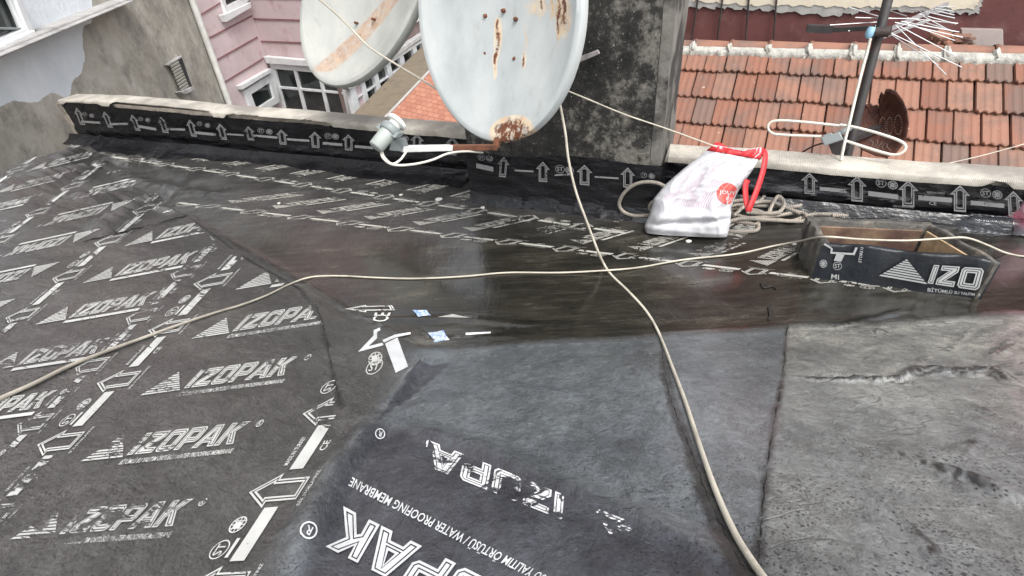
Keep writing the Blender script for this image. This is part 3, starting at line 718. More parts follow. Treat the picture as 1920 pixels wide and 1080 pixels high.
# ------------------------------------------------------------ chimney stack
n = N('sooty_render'); g_ = n.noise(3.2, 9, .68); f_ = n.noise(22, 8, .75)
s_ = n.math('ADD', n.math('MULTIPLY', g_, .6), n.math('MULTIPLY', f_, .4))
n.color(n.mix(n.ramp(n.noise(70, 4, .8), [(.63, 0), (.7, 1)]), n.ramp(s_, [(.44, (.008, .008, .0075)), (.51, (.026, .024, .021)), (.55, (.11, .103, .09)), (.64, (.24, .225, .195))]), (.40, .38, .34)))
n.rough(.9); n.bump(f_, .9, .012); n.bump(n.noise(90), .4, .004); M_soot = n.m
chim = thing('chimney', 'tall soot-blackened rendered chimney stack behind the large satellite dish', 'chimney')
CO = .235                                             # front face stands this far in front of the parapet face
csurf = on_face(CO); sA = float(np.dot(csurf(884, 330)[:2] - P0, PD)); sB = float(np.dot(csurf(1235, 340)[:2] - P0, PD))
nzc = 50; nsc = 24; mb = MB()
def slab(s0, s1, n0, n1, z0, z1, rag=.006):
    mb = MB(); hw = (z1 - z0); nz = int(hw / .06)
    ring = [(s0 + (s1 - s0) * t, n0) for t in np.linspace(0, 1, 16)] + [(s1, n0 + (n1 - n0) * t) for t in np.linspace(0, 1, 6)[1:]] + [(s1 + (s0 - s1) * t, n1) for t in np.linspace(0, 1, 6)[1:]] + [(s0, n1 + (n0 - n1) * t) for t in np.linspace(0, 1, 6)[1:-1]]
    vs = []
    for k in range(nz + 1):
        z = z0 + hw * k / nz
        for s, q in ring:
            a = float(wob(np.array(s * 3), np.array(z * 3), 4, 8)) * rag; vs.append(P3(s + a, q + a, z))
    m_ = len(ring); fs = [(k * m_ + i, k * m_ + (i + 1) % m_, (k + 1) * m_ + (i + 1) % m_, (k + 1) * m_ + i) for k in range(nz) for i in range(m_)]
    fs.append(tuple(range(nz * m_, nz * m_ + m_))); mb.add(vs, fs); return mb
slab(sA, sB - .045, -CO, .34, -.05, 2.6).build('stack', M_soot, chim, True)
slab(sB - .043, sB, -CO + .012, .30, -.05, 2.58).build('corner_pier', simple('grey_pier', (.15, .14, .125), .9, .4, 9, bump=.9, bscale=40, dirt=(.03, .03, .027), dirtamt=(.46, .56)), chim, True)
mb = MB(); vs = []; fs = []                            # flashing wrapped round the foot of the stack
def fl_z(s): return np.interp(s, [sA, sA + .3, sB], [csurf(885, 280)[2], csurf(1000, 292)[2], csurf(1235, 304)[2]])
ring = [(sA - .012, .02), (sA - .012, -CO * .5)] + [(s, -CO - .012) for s in np.linspace(sA - .012, sB + .01, 60)] + [(sB + .012, -CO * .5), (sB + .012, .0)]
for i, (s, q) in enumerate(ring):
    for j in range(9):
        f = j / 8; z = -.01 + (fl_z(s) + .012 * math.sin(s * 9) + .01) * f; o_ = -.03 * math.exp(-z / .015) if q < -CO * .8 else 0
        vs.append(P3(s, q + o_ + (.006 * float(wob(np.array(s), np.array(z * 3), 10, 4)) if 0 < f else 0), z))
    if i: fs += [((i - 1) * 9 + j, i * 9 + j, i * 9 + j + 1, (i - 1) * 9 + j + 1) for j in range(8)]
mb.add(vs, fs); flc = mb.build('flashing', M_flash, chim, True, normals=False)
face_print(flc, CO + .012, [(945, 313, 22, 38, -3), (1018, 322, 26, 38, 0), (1096, 328, 30, 38, 0), (1177, 333, 28, 38, 0)], [(893, 306, 925, 313, 9), (965, 318, 1000, 320, 3), (1040, 327, 1075, 325, 3), (1115, 330, 1160, 333, 3)],
    [(903, 295, 14, 0), (918, 297, 13, 1), (1050, 317, 18, 0), (1068, 319, 16, 1), (1207, 328, 12, 0), (1222, 330, 12, 1)])
mb = MB(); a = csurf(1078, 112); b = csurf(1125, 92)    # steel strap bolted to the stack
mb.hexa([csurf(1078, 118) - PN3 * .02, csurf(1128, 97) - PN3 * .02, csurf(1124, 90) - PN3 * .02, csurf(1076, 108) - PN3 * .02], PN3 * -.012)
mb.build('bracket', simple('galvanised', (.35, .32, .32), .5, .4, 20, metal=.5, dirt=(.16, .06, .04)), chim, bevel=.002)
# ------------------------------------------------------------ satellite dishes
def mat_dish(name, rust, warm=(1, 1, 1)):
    n = N(name); f = n.noise(7, 7, .65, n.mapping((1, 1, .35)))
    base = n.ramp(f, [(.3, (.30, .325, .33)), (.5, (.37, .395, .40)), (.7, (.43, .45, .45))])
    st_ = n.ramp(n.noise(14, 6, .7, n.mapping((1.5, 1.5, .22))), [(.60, 0), (.70, 1)])
    base = n.mix(n.math('MULTIPLY', st_, .6), base, (.27, .265, .24))
    base = n.mix(1.0, base, warm, 'MULTIPLY')
    sp = n.ramp(n.noise(55, 5, .75), [(.68, 0), (.72, 1)])
    r = n.attr('rust'); nz = n.noise(30, 7, .7, n.mapping((1, 1, .6)))
    m1 = n.ramp(n.math('ADD', n.math('MULTIPLY', r, .75), n.math('MULTIPLY', nz, .5)), [(.55, 0), (.72, 1)])
    m1 = n.math('MULTIPLY', m1, n.ramp(n.noise(45, 6, .75, n.mapping((1.4, 1.4, .22))), [(.36, .15), (.52, 1)]))
    m2 = n.ramp(n.math('ADD', n.math('MULTIPLY', r, .30), n.math('MULTIPLY', n.noise(60, 6, .8, n.mapping((1, 1, .55))), .95)), [(.78 if rust == 1 else .84, 0), (.86 if rust == 1 else .93, 1)])
    col = n.mix(n.math('MULTIPLY', m1, .8), base, n.ramp(n.noise(25, 5), [(.3, (.50, .26, .10)), (.45, (.55, .40, .24)), (.7, (.62, .53, .40))]) if rust == 1 else n.ramp(n.noise(18, 5), [(.3, (.30, .17, .105)), (.7, (.46, .32, .22))]))
    col = n.mix(m2, col, (.11, .035, .015)); col = n.mix(n.math('MULTIPLY', sp, .35), col, (.12, .10, .08))
    n.color(col); n.rough(.42); n.bump(nz, .15, .004); n.bump(m2, .3, .002); return n.m
def dish(cx, cy, a, b, rot, d, normal, depth, mat, rustf, label, lip=.016):
    o = thing('satellite_dish', label, 'satellite dish', 'satellite dishes on the parapet')
    C0 = at(cx, cy, d); nn = np.array(normal, float); nn /= np.linalg.norm(nn)
    nr, na = 60, 220; vs = []; px = []
    rings = [(i / nr) for i in range(nr + 1)] 
    for i, r in enumerate(rings):
        for k in range(na):
            t = 2 * math.pi * k / na; c_, s_ = math.cos(rot), math.sin(rot)
            X = a * r * math.cos(t); Y = b * r * math.sin(t); q = (cx + X * c_ - Y * s_, cy + X * s_ + Y * c_)
            w_ = on_plane(q[0], q[1], C0, nn); vs.append(w_ - nn * depth * (1 - r * r)); px.append(q)
    fs = [(i * na + k, i * na + (k + 1) % na, (i + 1) * na + (k + 1) % na, (i + 1) * na + k) for i in range(nr) for k in range(na)]
    base = len(vs) - na; Cw = on_plane(cx, cy, C0, nn)
    for g_, (out, bk) in enumerate([(.010, -.002), (.016, -.010), (.016, -.026), (.004, -.026)]):
        for k in range(na):
            p = vs[base + k]; rd = (p - Cw) / np.linalg.norm(p - Cw); vs.append(p + rd * out * lip / .016 + nn * bk * lip / .016); px.append(px[base + k])
        s0 = base + g_ * na; fs += [(s0 + k, s0 + (k + 1) % na, s0 + na + (k + 1) % na, s0 + na + k) for k in range(na)]
    off = len(vs)                                       # the back, a sheet's thickness behind
    for i, r in enumerate(rings):
        for k in range(na): vs.append(vs[i * na + k] - nn * .006); px.append(px[i * na + k])
    fs += [tuple(off + j for j in f)[::-1] for f in [(i * na + k, i * na + (k + 1) % na, (i + 1) * na + (k + 1) % na, (i + 1) * na + k) for i in range(nr) for k in range(na)]]
    r_o = mesh_obj('reflector', vs, fs, mat, o, True)
    r_o.data.set_sharp_from_angle(angle=math.radians(40))
    at_ = r_o.data.attributes.new('rust', 'FLOAT', 'POINT'); at_.data.foreach_set('value', np.array([rustf(*p) for p in px], np.float32))
    surf = lambda x, y: on_plane(x, y, C0 - nn * depth * .92, nn)
    return o, C0, nn, surf
def blob(x, y, cx, cy, rx, ry, k=1.0): return k * max(0, 1 - ((x - cx) / rx) ** 2 - ((y - cy) / ry) ** 2)
def rust1(x, y):
    v = blob(x, y, 960, 246, 52, 36, 1.7) + blob(x, y, 1050, 30, 26, 55, 1.1) + blob(x, y, 914, 70, 11, 55, .9) + blob(x, y, 967, 112, 7, 22, .9) + blob(x, y, 990, 10, 60, 30, .6)
    for sx, y0_, y1_, ww in ((912, 30, 175, 3.5), (967, 40, 130, 2.5), (1022, -20, 75, 3), (1036, -20, 118, 4), (1050, -20, 60, 3), (998, -20, 40, 3), (912, 100, 150, 4)):
        if y0_ < y < y1_: v += .85 * math.exp(-((x - sx - 2 * math.sin(y * .1)) / ww) ** 2) * (1 - (y - y0_) / (y1_ - y0_) * .6)
    e = ((x - 935) / 150) ** 2 + ((y - 5) / 262) ** 2
    return min(1.3, v + (.55 if e > .97 and x > 1000 and y > 20 else 0) + (.12 if e > .96 else 0))
big, DC, DN, dsurf = dish(935, 3, 146, 254, 0, 1.92, (-.52, -.84, .28), .07, mat_dish('dish_paint', 1, (1.0, .99, .97)), rust1, 'large pale satellite dish in front of the chimney, rust patch at its lower rim', .022)
M_rust = simple('rust', (.12, .045, .022), .85, .5, 30, bump=.8, bscale=70, dirt=(.28, .13, .06))
for bx, by in ((911, 30), (967, 36), (912, 100), (966, 110), (944, 20)):
    p = dsurf(bx, by); mb = MB(); mb.lathe(p - DN * .02, p + DN * .012, [(0, .007), (.8, .007), (1, .004)], 8); mb.build('mounting_bolt', M_rust, big)
# feed arm with its converter
M_white = simple('worn_white_paint', (.62, .62, .60), .5, .12, 9, dirt=(.32, .18, .10), dirtamt=(.62, .75))
M_feed = simple('grey_plastic', (.20, .22, .22), .45, .15, 8)
M_lnb = simple('feed_plastic', (.33, .36, .335), .4, .1, 6, dirt=(.3, .3, .27), dirtamt=(.55, .8))
M_cap = simple('feed_cap', (.70, .71, .66), .35, .08, 6)
a0 = at(930, 276, 1.93); a1 = at(752, 279, 1.62); am = at(845, 277, 1.62 + .31 * .5)
mb = MB(); mb.beam(am, a1, .020, .018); arm = mb.build('feed_arm', M_white, big, bevel=.002)
mb = MB(); mb.beam(a0, am + (am - a1) * .002, .0205, .0185); mb.build('rusty_arm_root', M_rust, big, bevel=.002)
mb = MB(); t1 = at(803, 278, 1.712); t0 = at(793, 278, 1.693); mb.beam(t0, t1, .0225, .0205); mb.build('black_tape', M_bit, big)
mb = MB(); q = [at(734, 259, 1.60), at(752, 259, 1.60), at(760, 285, 1.62), at(728, 283, 1.60)]; mb.hexa(q, DN * -.022); mb.build('feed_clamp', M_feed, big, bevel=.003)
l0 = at(704, 277, 1.55); l1 = at(735, 240, 1.57); l2 = at(746, 226, 1.575)
mb = MB(); dl = np.linalg.norm(l1 - l0); mb.lathe(l0, l1, [(0, .018), (.04, .0215), (.7, .0225), (1, .022)], 20); feed = mb.build('feed_body', M_lnb, big, True)
e = (l1 - l0) / dl; mb = MB(); mb.lathe(l1 - e * .018, l1 + e * .004, [(0, .027), (.2, .0295), (.8, .0295), (1, .026)], 20)
s_ = np.cross(e, DN); s_ /= np.linalg.norm(s_); mb.hexa([l1 - e * .016 + s_ * k + DN * j for k, j in ((-.036, -.012), (.036, -.012), (.036, .012), (-.036, .012))], e * .016); mb.build('feed_collar', M_feed, feed, True)
l2 = l1 + e * .030
mb = MB(); mb.lathe(l1 + e * .004, l1 + e * .016, [(0, .018), (1, .018)], 20); mb.lathe(l1 + e * .016, l2, [(0, .026), (.15, .029), (.7, .029), (.9, .026), (1, .02)], 24); mb.build('feed_cap', M_cap, feed, True)
M_coax = simple('coax_sheath', (.60, .57, .50), .5, .1, 5, bump=.05, dirt=(.36, .33, .28), dirtamt=(.5, .8))
def cable(name, pts, r, mat, parent=None, n=8, seg=8, jit=0):
    mb = MB(); P = crom(pts, n)
    if jit: P = [p + jit * np.array([math.sin(i * .9), math.cos(i * 1.3), 0]) for i, p in enumerate(P)]
    mb.tube(P, r, seg); return mb.build(name, mat, parent, True)
cable('feed_lead', [at(716, 280, 1.56), at(720, 294, 1.56), at(735, 307, 1.57), at(750, 300, 1.58), at(762, 284, 1.60)], .0034, M_coax, big)
cable('feed_lead', [at(714, 278, 1.56), at(718, 296, 1.56), at(738, 309, 1.57), at(775, 308, 1.60), at(810, 300, 1.66), at(840, 288, 1.72), at(872, 284, 1.8), at(905, 286, 1.9)], .0036, M_coax, big)
mb = MB(); mb.beam(DC - DN * .09 + [0, 0, -.05], DC - DN * .09 + PN3 * .62 + [0, 0, -.05], .04, .04); mb.build('wall_arm', M_rust, big, bevel=.003)
mb = MB(); mb.beam(DC - DN * .10 + [0, 0, -.2], DC - DN * .10 + [0, 0, .25], .05, .05); mb.build('tube', M_rust, big, bevel=.003)
mb = MB(); mb.beam(a0, a0 + DN * -.09 + [0, 0, .16], .02, .02); mb.build('arm_strut', M_rust, big, bevel=.003)
def rust2(x, y):
    s_ = ((x - 655) * .55 + (y - 60) * .83); c_ = (x - (600 + (125 - y) * .78))                      # stripe from the top right to lower left
    v = max(0, 1 - (abs(c_ - 8) / 27) ** 2) * (1 if y < 125 else max(0, 1 - (y - 125) / 20)) * 1.0
    return min(1.3, v)
small, DC2, DN2, dsurf2 = dish(682, -38, 100, 200, math.radians(20), 3.0, (-.35, -.80, .35), .11, mat_dish('dish_paint_old', 2, (1.02, .97, .90)), rust2, 'satellite dish left of the large one, streaked brown diagonally and crossed by a thin cable', .03)
for bx, by in ((668, 43), (700, 36), (617, 82), (588, 88)): p = on_plane(bx, by, DC2 - DN2 * .08, DN2); mb = MB(); mb.lathe(p - DN2 * .03, p + DN2 * .012, [(0, .006), (1, .006)], 8); mb.build('mounting_bolt', M_rust, small)
mb = MB(); q = DC2 - DN2 * .15; mb.beam(q + [0, 0, -.1], q + [0, 0, .3], .05, .05); mb.build('tube', M_rust, small); mb = MB(); mb.beam(q + [0.0, 0, .1], q + PN3 * .1 + PD3 * .95 + [0, 0, .1], .04, .04); mb.build('wall_arm', M_rust, small)

# ------------------------------------------------------------ cables and ropes
def roofp(px, py, r): 
    q = drop(px, py, r); return q
M_cord = simple('pale_cord', (.50, .46, .38), .65, .12, 8, bump=.25, bscale=160, dirt=(.30, .27, .22), dirtamt=(.48, .7), dscale=7)
cr = .0048
air = [at(1050, 196, 2.02), at(1060, 250, 2.04), at(1066, 300, 2.06), at(1080, 360, 2.10), at(1100, 415, 2.15), at(1120, 468, 2.19)]
gnd = [roofp(x, y, cr) for x, y in [(1133, 498), (1147, 518), (1175, 545), (1205, 577), (1225, 606), (1241, 640), (1260, 690), (1283, 752), (1306, 822), (1330, 893), (1352, 950), (1380, 1010), (1408, 1056), (1440, 1100)]]
tag(cable('antenna_cable', air + gnd, cr, M_cord, None, 8), 'pale cable hanging from the large dish then running down the slope', 'cable')
L2 = [(-30, 768), (0, 752), (60, 725), (130, 690), (200, 662), (265, 638), (330, 614), (400, 590), (450, 575), (500, 556), (545, 534), (585, 521), (640, 519), (700, 522), (780, 524), (870, 520), (950, 513), (1050, 513), (1138, 512), (1200, 503), (1280, 489), (1380, 478), (1450, 463)]
g2 = [roofp(x, y, cr + (.009 if 1100 < x < 1180 else 0)) for x, y in L2]
hz = .155
g2 += [at(1500, 452, 2.45), on_z(1545, 444, hz + .03), on_z(1620, 449, hz + .014), on_z(1700, 451, hz + .01), on_z(1770, 447, hz + .012), on_z(1812, 446, hz + .012), on_z(1850, 459, .08), roofp(1885, 476, cr), roofp(1925, 483, cr), roofp(1990, 480, cr)]
tag(cable('antenna_cable', g2, .0037, M_cord, None, 6), 'long pale cable lying across the roof from the left edge over the open hatch', 'cable')
cp = [at(585, -10, 2.75), at(610, 8, 2.7), at(650, 45, 2.66), at(685, 82, 2.62), at(700, 94, 2.6), at(750, 125, 2.45), at(795, 152, 2.3), at(825, 170, 2.15), at(860, 185, 2.2)]
tag(cable('antenna_cable', cp, .0042, M_cord), 'thin pale cable crossing the left dish and passing behind the large dish', 'cable')
cp = [at(1058, 168, 2.2), at(1095, 183, 2.3), at(1170, 214, 2.38), at(1240, 238, 2.42), at(1290, 256, 2.42), at(1345, 276, 2.42)]
tag(cable('antenna_cable', cp, .0030, M_cord), 'thin grey cable from the large dish across the chimney to the shopping bag', 'cable')
cp = [at(1770, 308, 3.1), at(1840, 292, 3.3), at(1920, 270, 3.6), at(2000, 245, 3.9)]
tag(cable('thin_wire', cp, .0022, M_cord), 'thin pale wire stretched over the roof tiles at the right frame edge', 'wire')
M_rope = None; n = N('braided_rope'); w_ = n.new('ShaderNodeTexWave'); w_.inputs['Scale'].default_value = 55; w_.inputs['Distortion'].default_value = 1.5; n.link(n.mapping(rot=(.6, .5, .8)), w_.inputs['Vector'])
n.color(n.mix(n.ramp(n.noise(9, 6), [(.4, 0), (.7, 1)]), (.34, .30, .25), (.17, .155, .14))); n.rough(.85); n.bump(w_.outputs['Fac'], .8, .004); n.bump(n.noise(200), .3, .002); M_rope = n.m
rp = thing('rope', 'heap of tangled grey rope lying behind the shopping bag beside the hatch', 'rope')
RR = .0085
def ropeline(px, lift, nm='coil'):
    P = []
    for (x, y), l in zip(px, lift if hasattr(lift, '__len__') else [lift] * len(px)):
        # a point lifted off the floor: shift the pixel's floor hit upwards is wrong, so intersect the higher level instead
        P.append(on_z(x, y, zat(*on_z(x, y, 0)[:2]) + RR + l))
    cable(nm, P, RR, M_rope, rp, 7)
lo_ = on_z(1195, 408, RR); cable('coil', [on_plane(x, y, lo_, PN3) for x, y in [(1262, 362), (1240, 346), (1215, 341), (1188, 347), (1168, 365), (1161, 384), (1172, 399), (1198, 405), (1235, 400)]], RR, M_rope, rp, 7)
cable('coil', [on_plane(x, y, lo_, PN3) for x, y in [(1240, 374), (1225, 378), (1218, 390), (1228, 402), (1242, 404)]], RR, M_rope, rp, 7)
ropeline([(1350, 400), (1380, 390), (1420, 395), (1450, 408), (1480, 415), (1505, 408), (1525, 402), (1560, 402), (1640, 405)], [0, 0, .01, 0, 0, 0, 0, .0, 0])
ropeline([(1355, 412), (1400, 418), (1418, 420), (1422, 405), (1405, 392), (1375, 385)], [0, 0, 0, .018, .02, 0])
ropeline([(1345, 432), (1385, 434), (1418, 432), (1422, 420), (1420, 410)], 0)
ropeline([(1360, 395), (1400, 408), (1450, 405), (1500, 398), (1513, 408), (1500, 415), (1440, 412), (1390, 410), (1350, 420)], [.018, .02, .02, .02, .018, .01, .02, .02, .01])
ropeline([(1370, 378), (1420, 372), (1470, 370), (1500, 373), (1505, 382), (1485, 388), (1430, 386), (1385, 384), (1360, 390)], .02)
ropeline([(1375, 405), (1400, 385), (1440, 378), (1480, 392), (1500, 400)], [.03, .035, .04, .035, .03])
ropeline([(1440, 402), (1450, 380), (1460, 368), (1470, 382), (1460, 398), (1430, 400), (1400, 398)], [.03, .05, .06, .05, .04, .035, .03])
ropeline([(1400, 345), (1425, 335), (1438, 350), (1430, 372), (1412, 382)], [.05, .06, .05, .03, .02])
ropeline([(1525, 398), (1560, 394), (1600, 396), (1645, 402), (1650, 408), (1600, 404), (1560, 404)], 0)
ropeline([(1500, 392), (1540, 390), (1580, 393)], 0)

# ------------------------------------------------------------ roof hatch
M_osb = simple('damp_board', (.21, .14, .09), .7, .45, 8, bump=.3, bscale=40, dirt=(.09, .05, .04), dirtamt=(.42, .62), dscale=7)
M_osb2 = simple('pale_board', (.42, .30, .18), .7, .3, 25, bump=.3, bscale=60, dirt=(.16, .09, .05), dirtamt=(.55, .7), dscale=12)
M_hskin = None
hatch = thing('roof_hatch', 'open square roof hatch wrapped in black printed membrane, right of the bag', 'roof hatch')
fl = on_z(1542, 456, hz)[:2]; fr = on_z(1878, 491, hz)[:2]; bl_ = on_z(1512, 405, hz)[:2]; br_ = on_z(1744, 414, hz)[:2]
z0h = -.02
def wall_(a, b, inn_, z0, z1, th, mat, name, out=0):
    a = np.array(a); b = np.array(b); d = (b - a) / np.linalg.norm(b - a); nrm = np.array([-d[1], d[0]]); nrm *= np.sign(np.dot(nrm, inn_ - a))
    mb = MB(); nseg = 16; vs = []; fs = []
    for i in range(nseg + 1):
        p = a + (b - a) * i / nseg; w1 = .004 * math.sin(i * 1.3 + a[0] * 9); w2 = .004 * math.sin(i * .8 + b[1] * 7)
        for (o_, z) in ((-.012 + w1, z0), (0 + w1, z0 + .03), (w1, z1 - .008 + w2), (.006, z1 + w2), (th - .006, z1 + w2), (th, z1 - .008 + w2), (th, z0)):
            q = p + nrm * (o_ - out); vs.append((q[0], q[1], z))
        if i: fs += [((i - 1) * 7 + j, i * 7 + j, i * 7 + (j + 1) % 7, (i - 1) * 7 + (j + 1) % 7) for j in range(7)]
    fs += [tuple(range(7))[::-1], tuple(range(nseg * 7, nseg * 7 + 7))]
    mb.add(vs, fs); return mb.build(name, mat, hatch, True)
ctr = (fl + br_) / 2
n = N('hatch_membrane'); n.color(n.ramp(n.noise(6, 6), [(.35, (.006, .008, .011)), (.7, (.016, .019, .024))])); n.rough(.35); n.b.inputs['Specular IOR Level'].default_value = .3; n.bump(n.noise(12, 5), .5, .012); M_hm = n.m
M_worn = simple('worn_membrane', (.075, .07, .062), .6, .5, 30, bump=.8, bscale=60, dirt=(.2, .17, .13), dirtamt=(.55, .7), dscale=20)
hfront = wall_(fl, fr, ctr, z0h, hz, .022, M_hm, 'front_side'); wall_(fl, bl_, ctr, z0h, hz, .028, M_worn, 'left_side'); wall_(bl_, br_, ctr, z0h, hz, .03, M_worn, 'back_side'); wall_(br_, fr, ctr, z0h, hz, .025, M_worn, 'right_side')
def inner(a, b, mat, nm, off=.034):
    a = np.array(a); b = np.array(b); d = (b - a) / np.linalg.norm(b - a); nrm = np.array([-d[1], d[0]]); nrm *= np.sign(np.dot(nrm, ctr - a))
    a2 = a + d * .03 + nrm * off; b2 = b - d * .03 + nrm * off; mb = MB()
    mb.hexa([(*a2, z0h), (*b2, z0h), (*b2, hz - .022), (*a2, hz - .022)], (*(nrm * .008), 0)); mb.build(nm, mat, hatch, bevel=.001)
inner(bl_, br_, M_osb, 'back_board'); inner(br_, fr, M_osb2, 'right_board', .028)
mb = MB(); q = [np.array([*(p + (ctr - p) * .08), 0.004]) for p in (fl, fr, br_, bl_)]; mb.hexa(q, (0, 0, .006)); mb.build('bottom_board', M_osb, hatch)
# print on the front of the hatch
hd = np.array([*(fr - fl), 0.]); hd /= np.linalg.norm(hd); hn = np.array([-hd[1], hd[0], 0]); hsurf = lambda x, y: on_plane(x, y, np.array([*fl, 0]) - hn * .0105, hn)
def z9(x, y): return (1480 + x / 3.6, 300 + y / 3.6)
hp = Print('kerb')
HZ = fith([(0, 0), (0, 1), (1.0, 0), (2.32, 0), (2.32, 1), (.42, 1)], [z9(935, 835), z9(975, 705), z9(1060, 850), z9(1280, 880), z9(1318, 735), z9(1030, 712)])
IZO, _ = word('IZO', .0, .06, .035); hp.put(IZO, lambda P: aph(HZ, P), hsurf)
hp.put(TRI, lambda P: aph(quadH([z9(600, 780), z9(930, 838), z9(930, 690), z9(640, 640)]), P * [1, 1]), hsurf)
hp.put(text('BİTÜMLÜ SU YALITIM ÖR'), lambda P: aph(quadH([z9(932, 888), z9(1290, 920), z9(1292, 898), z9(935, 855)]), P), hsurf)
hp.put(text('STORE U'), lambda P: aph(quadH([z9(487, 695), z9(500, 590), z9(480, 588), z9(465, 690)]), P), hsurf)
ar = Flat(); L_ = [z9(215, 590), z9(285, 650), z9(300, 600), z9(440, 630), z9(462, 590), z9(462, 640), z9(425, 640), z9(318, 622), z9(300, 650)]
ar.strip([z9(232, 572), z9(280, 600), z9(276, 632), z9(440, 642), z9(462, 592)], [z9(240, 560), z9(294, 598), z9(290, 620), z9(430, 628), z9(446, 590)], False)
hp.put(ar, lambda P: P, hsurf)
hp.put(box2(0, 0, 1, 1), lambda P: aph(quadH([z9(300, 680), z9(350, 686), z9(372, 640), z9(318, 634)]), P), hsurf)
hp.put(st_logo(), lambda P: np.array([z9(325 + q[0] * 60, 715 - q[1] * 55) for q in P]), hsurf); hp.put(globe(), lambda P: np.array([z9(230 + q[0] * 50, 700 - q[1] * 55) for q in P]), hsurf)
hp.put(text('MI'), lambda P: aph(quadH([z9(280, 800), z9(335, 808), z9(335, 775), z9(285, 768)]), P), hsurf)
hp.build(hfront)

# ------------------------------------------------------------ shopping bag
n = N('bag_plastic'); n.color(n.ramp(n.noise(3, 5), [(.3, (.50, .50, .52)), (.7, (.58, .575, .595))])); n.rough(.42); n.b.inputs['Subsurface Weight'].default_value = .1; n.b.inputs['Subsurface Radius'].default_value = (.02, .02, .02)
n.bump(n.noise(9, 5, .55, n.mapping((1, 1, .4))), .6, .02); M_bag = n.m
M_red = simple('red_webbing', (.52, .025, .03), .55, .15, 20); M_stripe = simple('pink_print', (.48, .36, .43), .45, .12, 20, bump=0)
M_ink = simple('dark_ink', (.04, .04, .05), .5, .1, 20, bump=0); M_dot = simple('coral_print', (.60, .09, .075), .45, .12, 30, bump=0)
bag = thing('shopping_bag', 'white and pink striped shopping bag with red handles slumped against the parapet', 'shopping bag')
b0 = on_z(1212, 434, 0); b1 = on_z(1362, 442, 0); bd = b1 - b0; bd /= np.linalg.norm(bd); bn = np.array([-bd[1], bd[0], 0])
lean = bn + np.array([0, 0, -.42]); lean /= np.linalg.norm(lean)        # the bag leans back towards the parapet
def bpl(x, y, off=0.0): return on_plane(x, y, b0 + lean * off, lean)
SEC = [(0, (1212, 436), (1362, 443), .05), (.06, (1209, 424), (1364, 436), .075), (.16, (1218, 404), (1369, 415), .085), (.3, (1227, 372), (1370, 388), .08), (.45, (1250, 345), (1381, 362), .075),
       (.62, (1281, 318), (1397, 337), .065), (.8, (1312, 294), (1414, 312), .05), (.93, (1334, 277), (1426, 293), .035), (1, (1340, 270), (1430, 287), .025)]
def secat(t):
    ts = [s[0] for s in SEC]; f = lambda g: float(np.interp(t, ts, [g(s) for s in SEC]))
    return (f(lambda s: s[1][0]), f(lambda s: s[1][1])), (f(lambda s: s[2][0]), f(lambda s: s[2][1])), f(lambda s: s[3])
def bag_pt(t, k):
    (lx, ly), (rx, ry), th = secat(t); c_, s_ = math.cos(k), math.sin(k)
    u = .5 + .5 * math.copysign(abs(c_) ** .6, c_); x = lx + (rx - lx) * u; y = ly + (ry - ly) * u
    w_ = -math.copysign(abs(s_) ** .8, s_)                            # front side: negative offset, nearer the camera
    fold = .012 * math.sin(u * 9 + t * 5) + .008 * math.sin(u * 21 - t * 8) + .012 * math.exp(-((t - .16 - .08 * u) / .03) ** 2) - .016 * math.exp(-((t - .09 - .1 * u) / .025) ** 2)
    fold *= min(1, t * 8) * min(1, (1.05 - t) * 5)
    rd_ = lambda q: 1 - abs(2 * float(vnoise(np.array(q[0]), np.array(q[1]), 1.0, 3)) - 1)
    fold += (.013 * (rd_((u * 5 + t * 3, t * 4 - u * 2)) ** 3 - .4) + .008 * (rd_((u * 11 - t * 6, t * 9 + 7)) ** 3 - .4)) * min(1, t * 10)
    dip = .018 * math.sin(u * 7) if t > .85 else 0
    P = bpl(x, y + (10 * math.sin(u * 4.2 + .3) if t > .98 else 0)); return P + lean * (w_ * (th + fold))
nt_, nk = 90, 140; vs = []; fs = []
for i in range(nt_ + 1):
    for k in range(nk): vs.append(bag_pt(i / nt_, 2 * math.pi * k / nk))
fs = [(i * nk + k, i * nk + (k + 1) % nk, (i + 1) * nk + (k + 1) % nk, (i + 1) * nk + k) for i in range(nt_) for k in range(nk)]; fs.append(tuple(range(nk)))
vs = [np.array([v[0], v[1], max(v[2], .003)]) for v in vs]
body = mesh_obj('bag_body', vs, fs, M_bag, bag, True); sld = body.modifiers.new('s', 'SOLIDIFY'); sld.thickness = .0015
bbvh = BVHTree.FromPolygons([tuple(v) for v in vs], fs)
def bsurf(x, y, off=.002):
    r = ray(x, y); h_, no, _, _ = bbvh.ray_cast(Vector(EYE), Vector(r))
    return None if h_ is None else np.array(h_) - r * off
def bagprint(fl, fn, mat, nm, off=.002):
    P = fn(np.array(fl.v)); W = [bsurf(x, y, off) for x, y in P]; ok = [q is not None for q in W]; F_ = [f for f in fl.f if all(ok[i] for i in f)]
    us = sorted({i for f in F_ for i in f}); mp = {u: i for i, u in enumerate(us)}
    if F_: return mesh_obj(nm, [W[u] for u in us], [tuple(mp[i] for i in f) for f in F_], mat, body)
st = Flat()
for i in range(26):
    u = .10 + i * .032; A = []; B = []
    for j in range(14):
        t = .26 + .5 * j / 13 * (.75 + .25 * math.sin(i * .9)); (lx, ly), (rx, ry), _ = secat(t); A.append((lx + (rx - lx) * u, ly + (ry - ly) * u)); B.append((lx + (rx - lx) * (u + .014), ly + (ry - ly) * (u + .014)))
    st.strip(A, B, False)
bagprint(st, lambda P: P, M_stripe, 'stripes')
dd = Flat(); dd.tess([circ(1, 36)]); dd = dd.cut((.12, .12)); bagprint(dd, lambda P: np.array([(1364 + q[0] * 20, 363 + q[1] * 20) for q in P]), M_dot, 'round_emblem', .004)
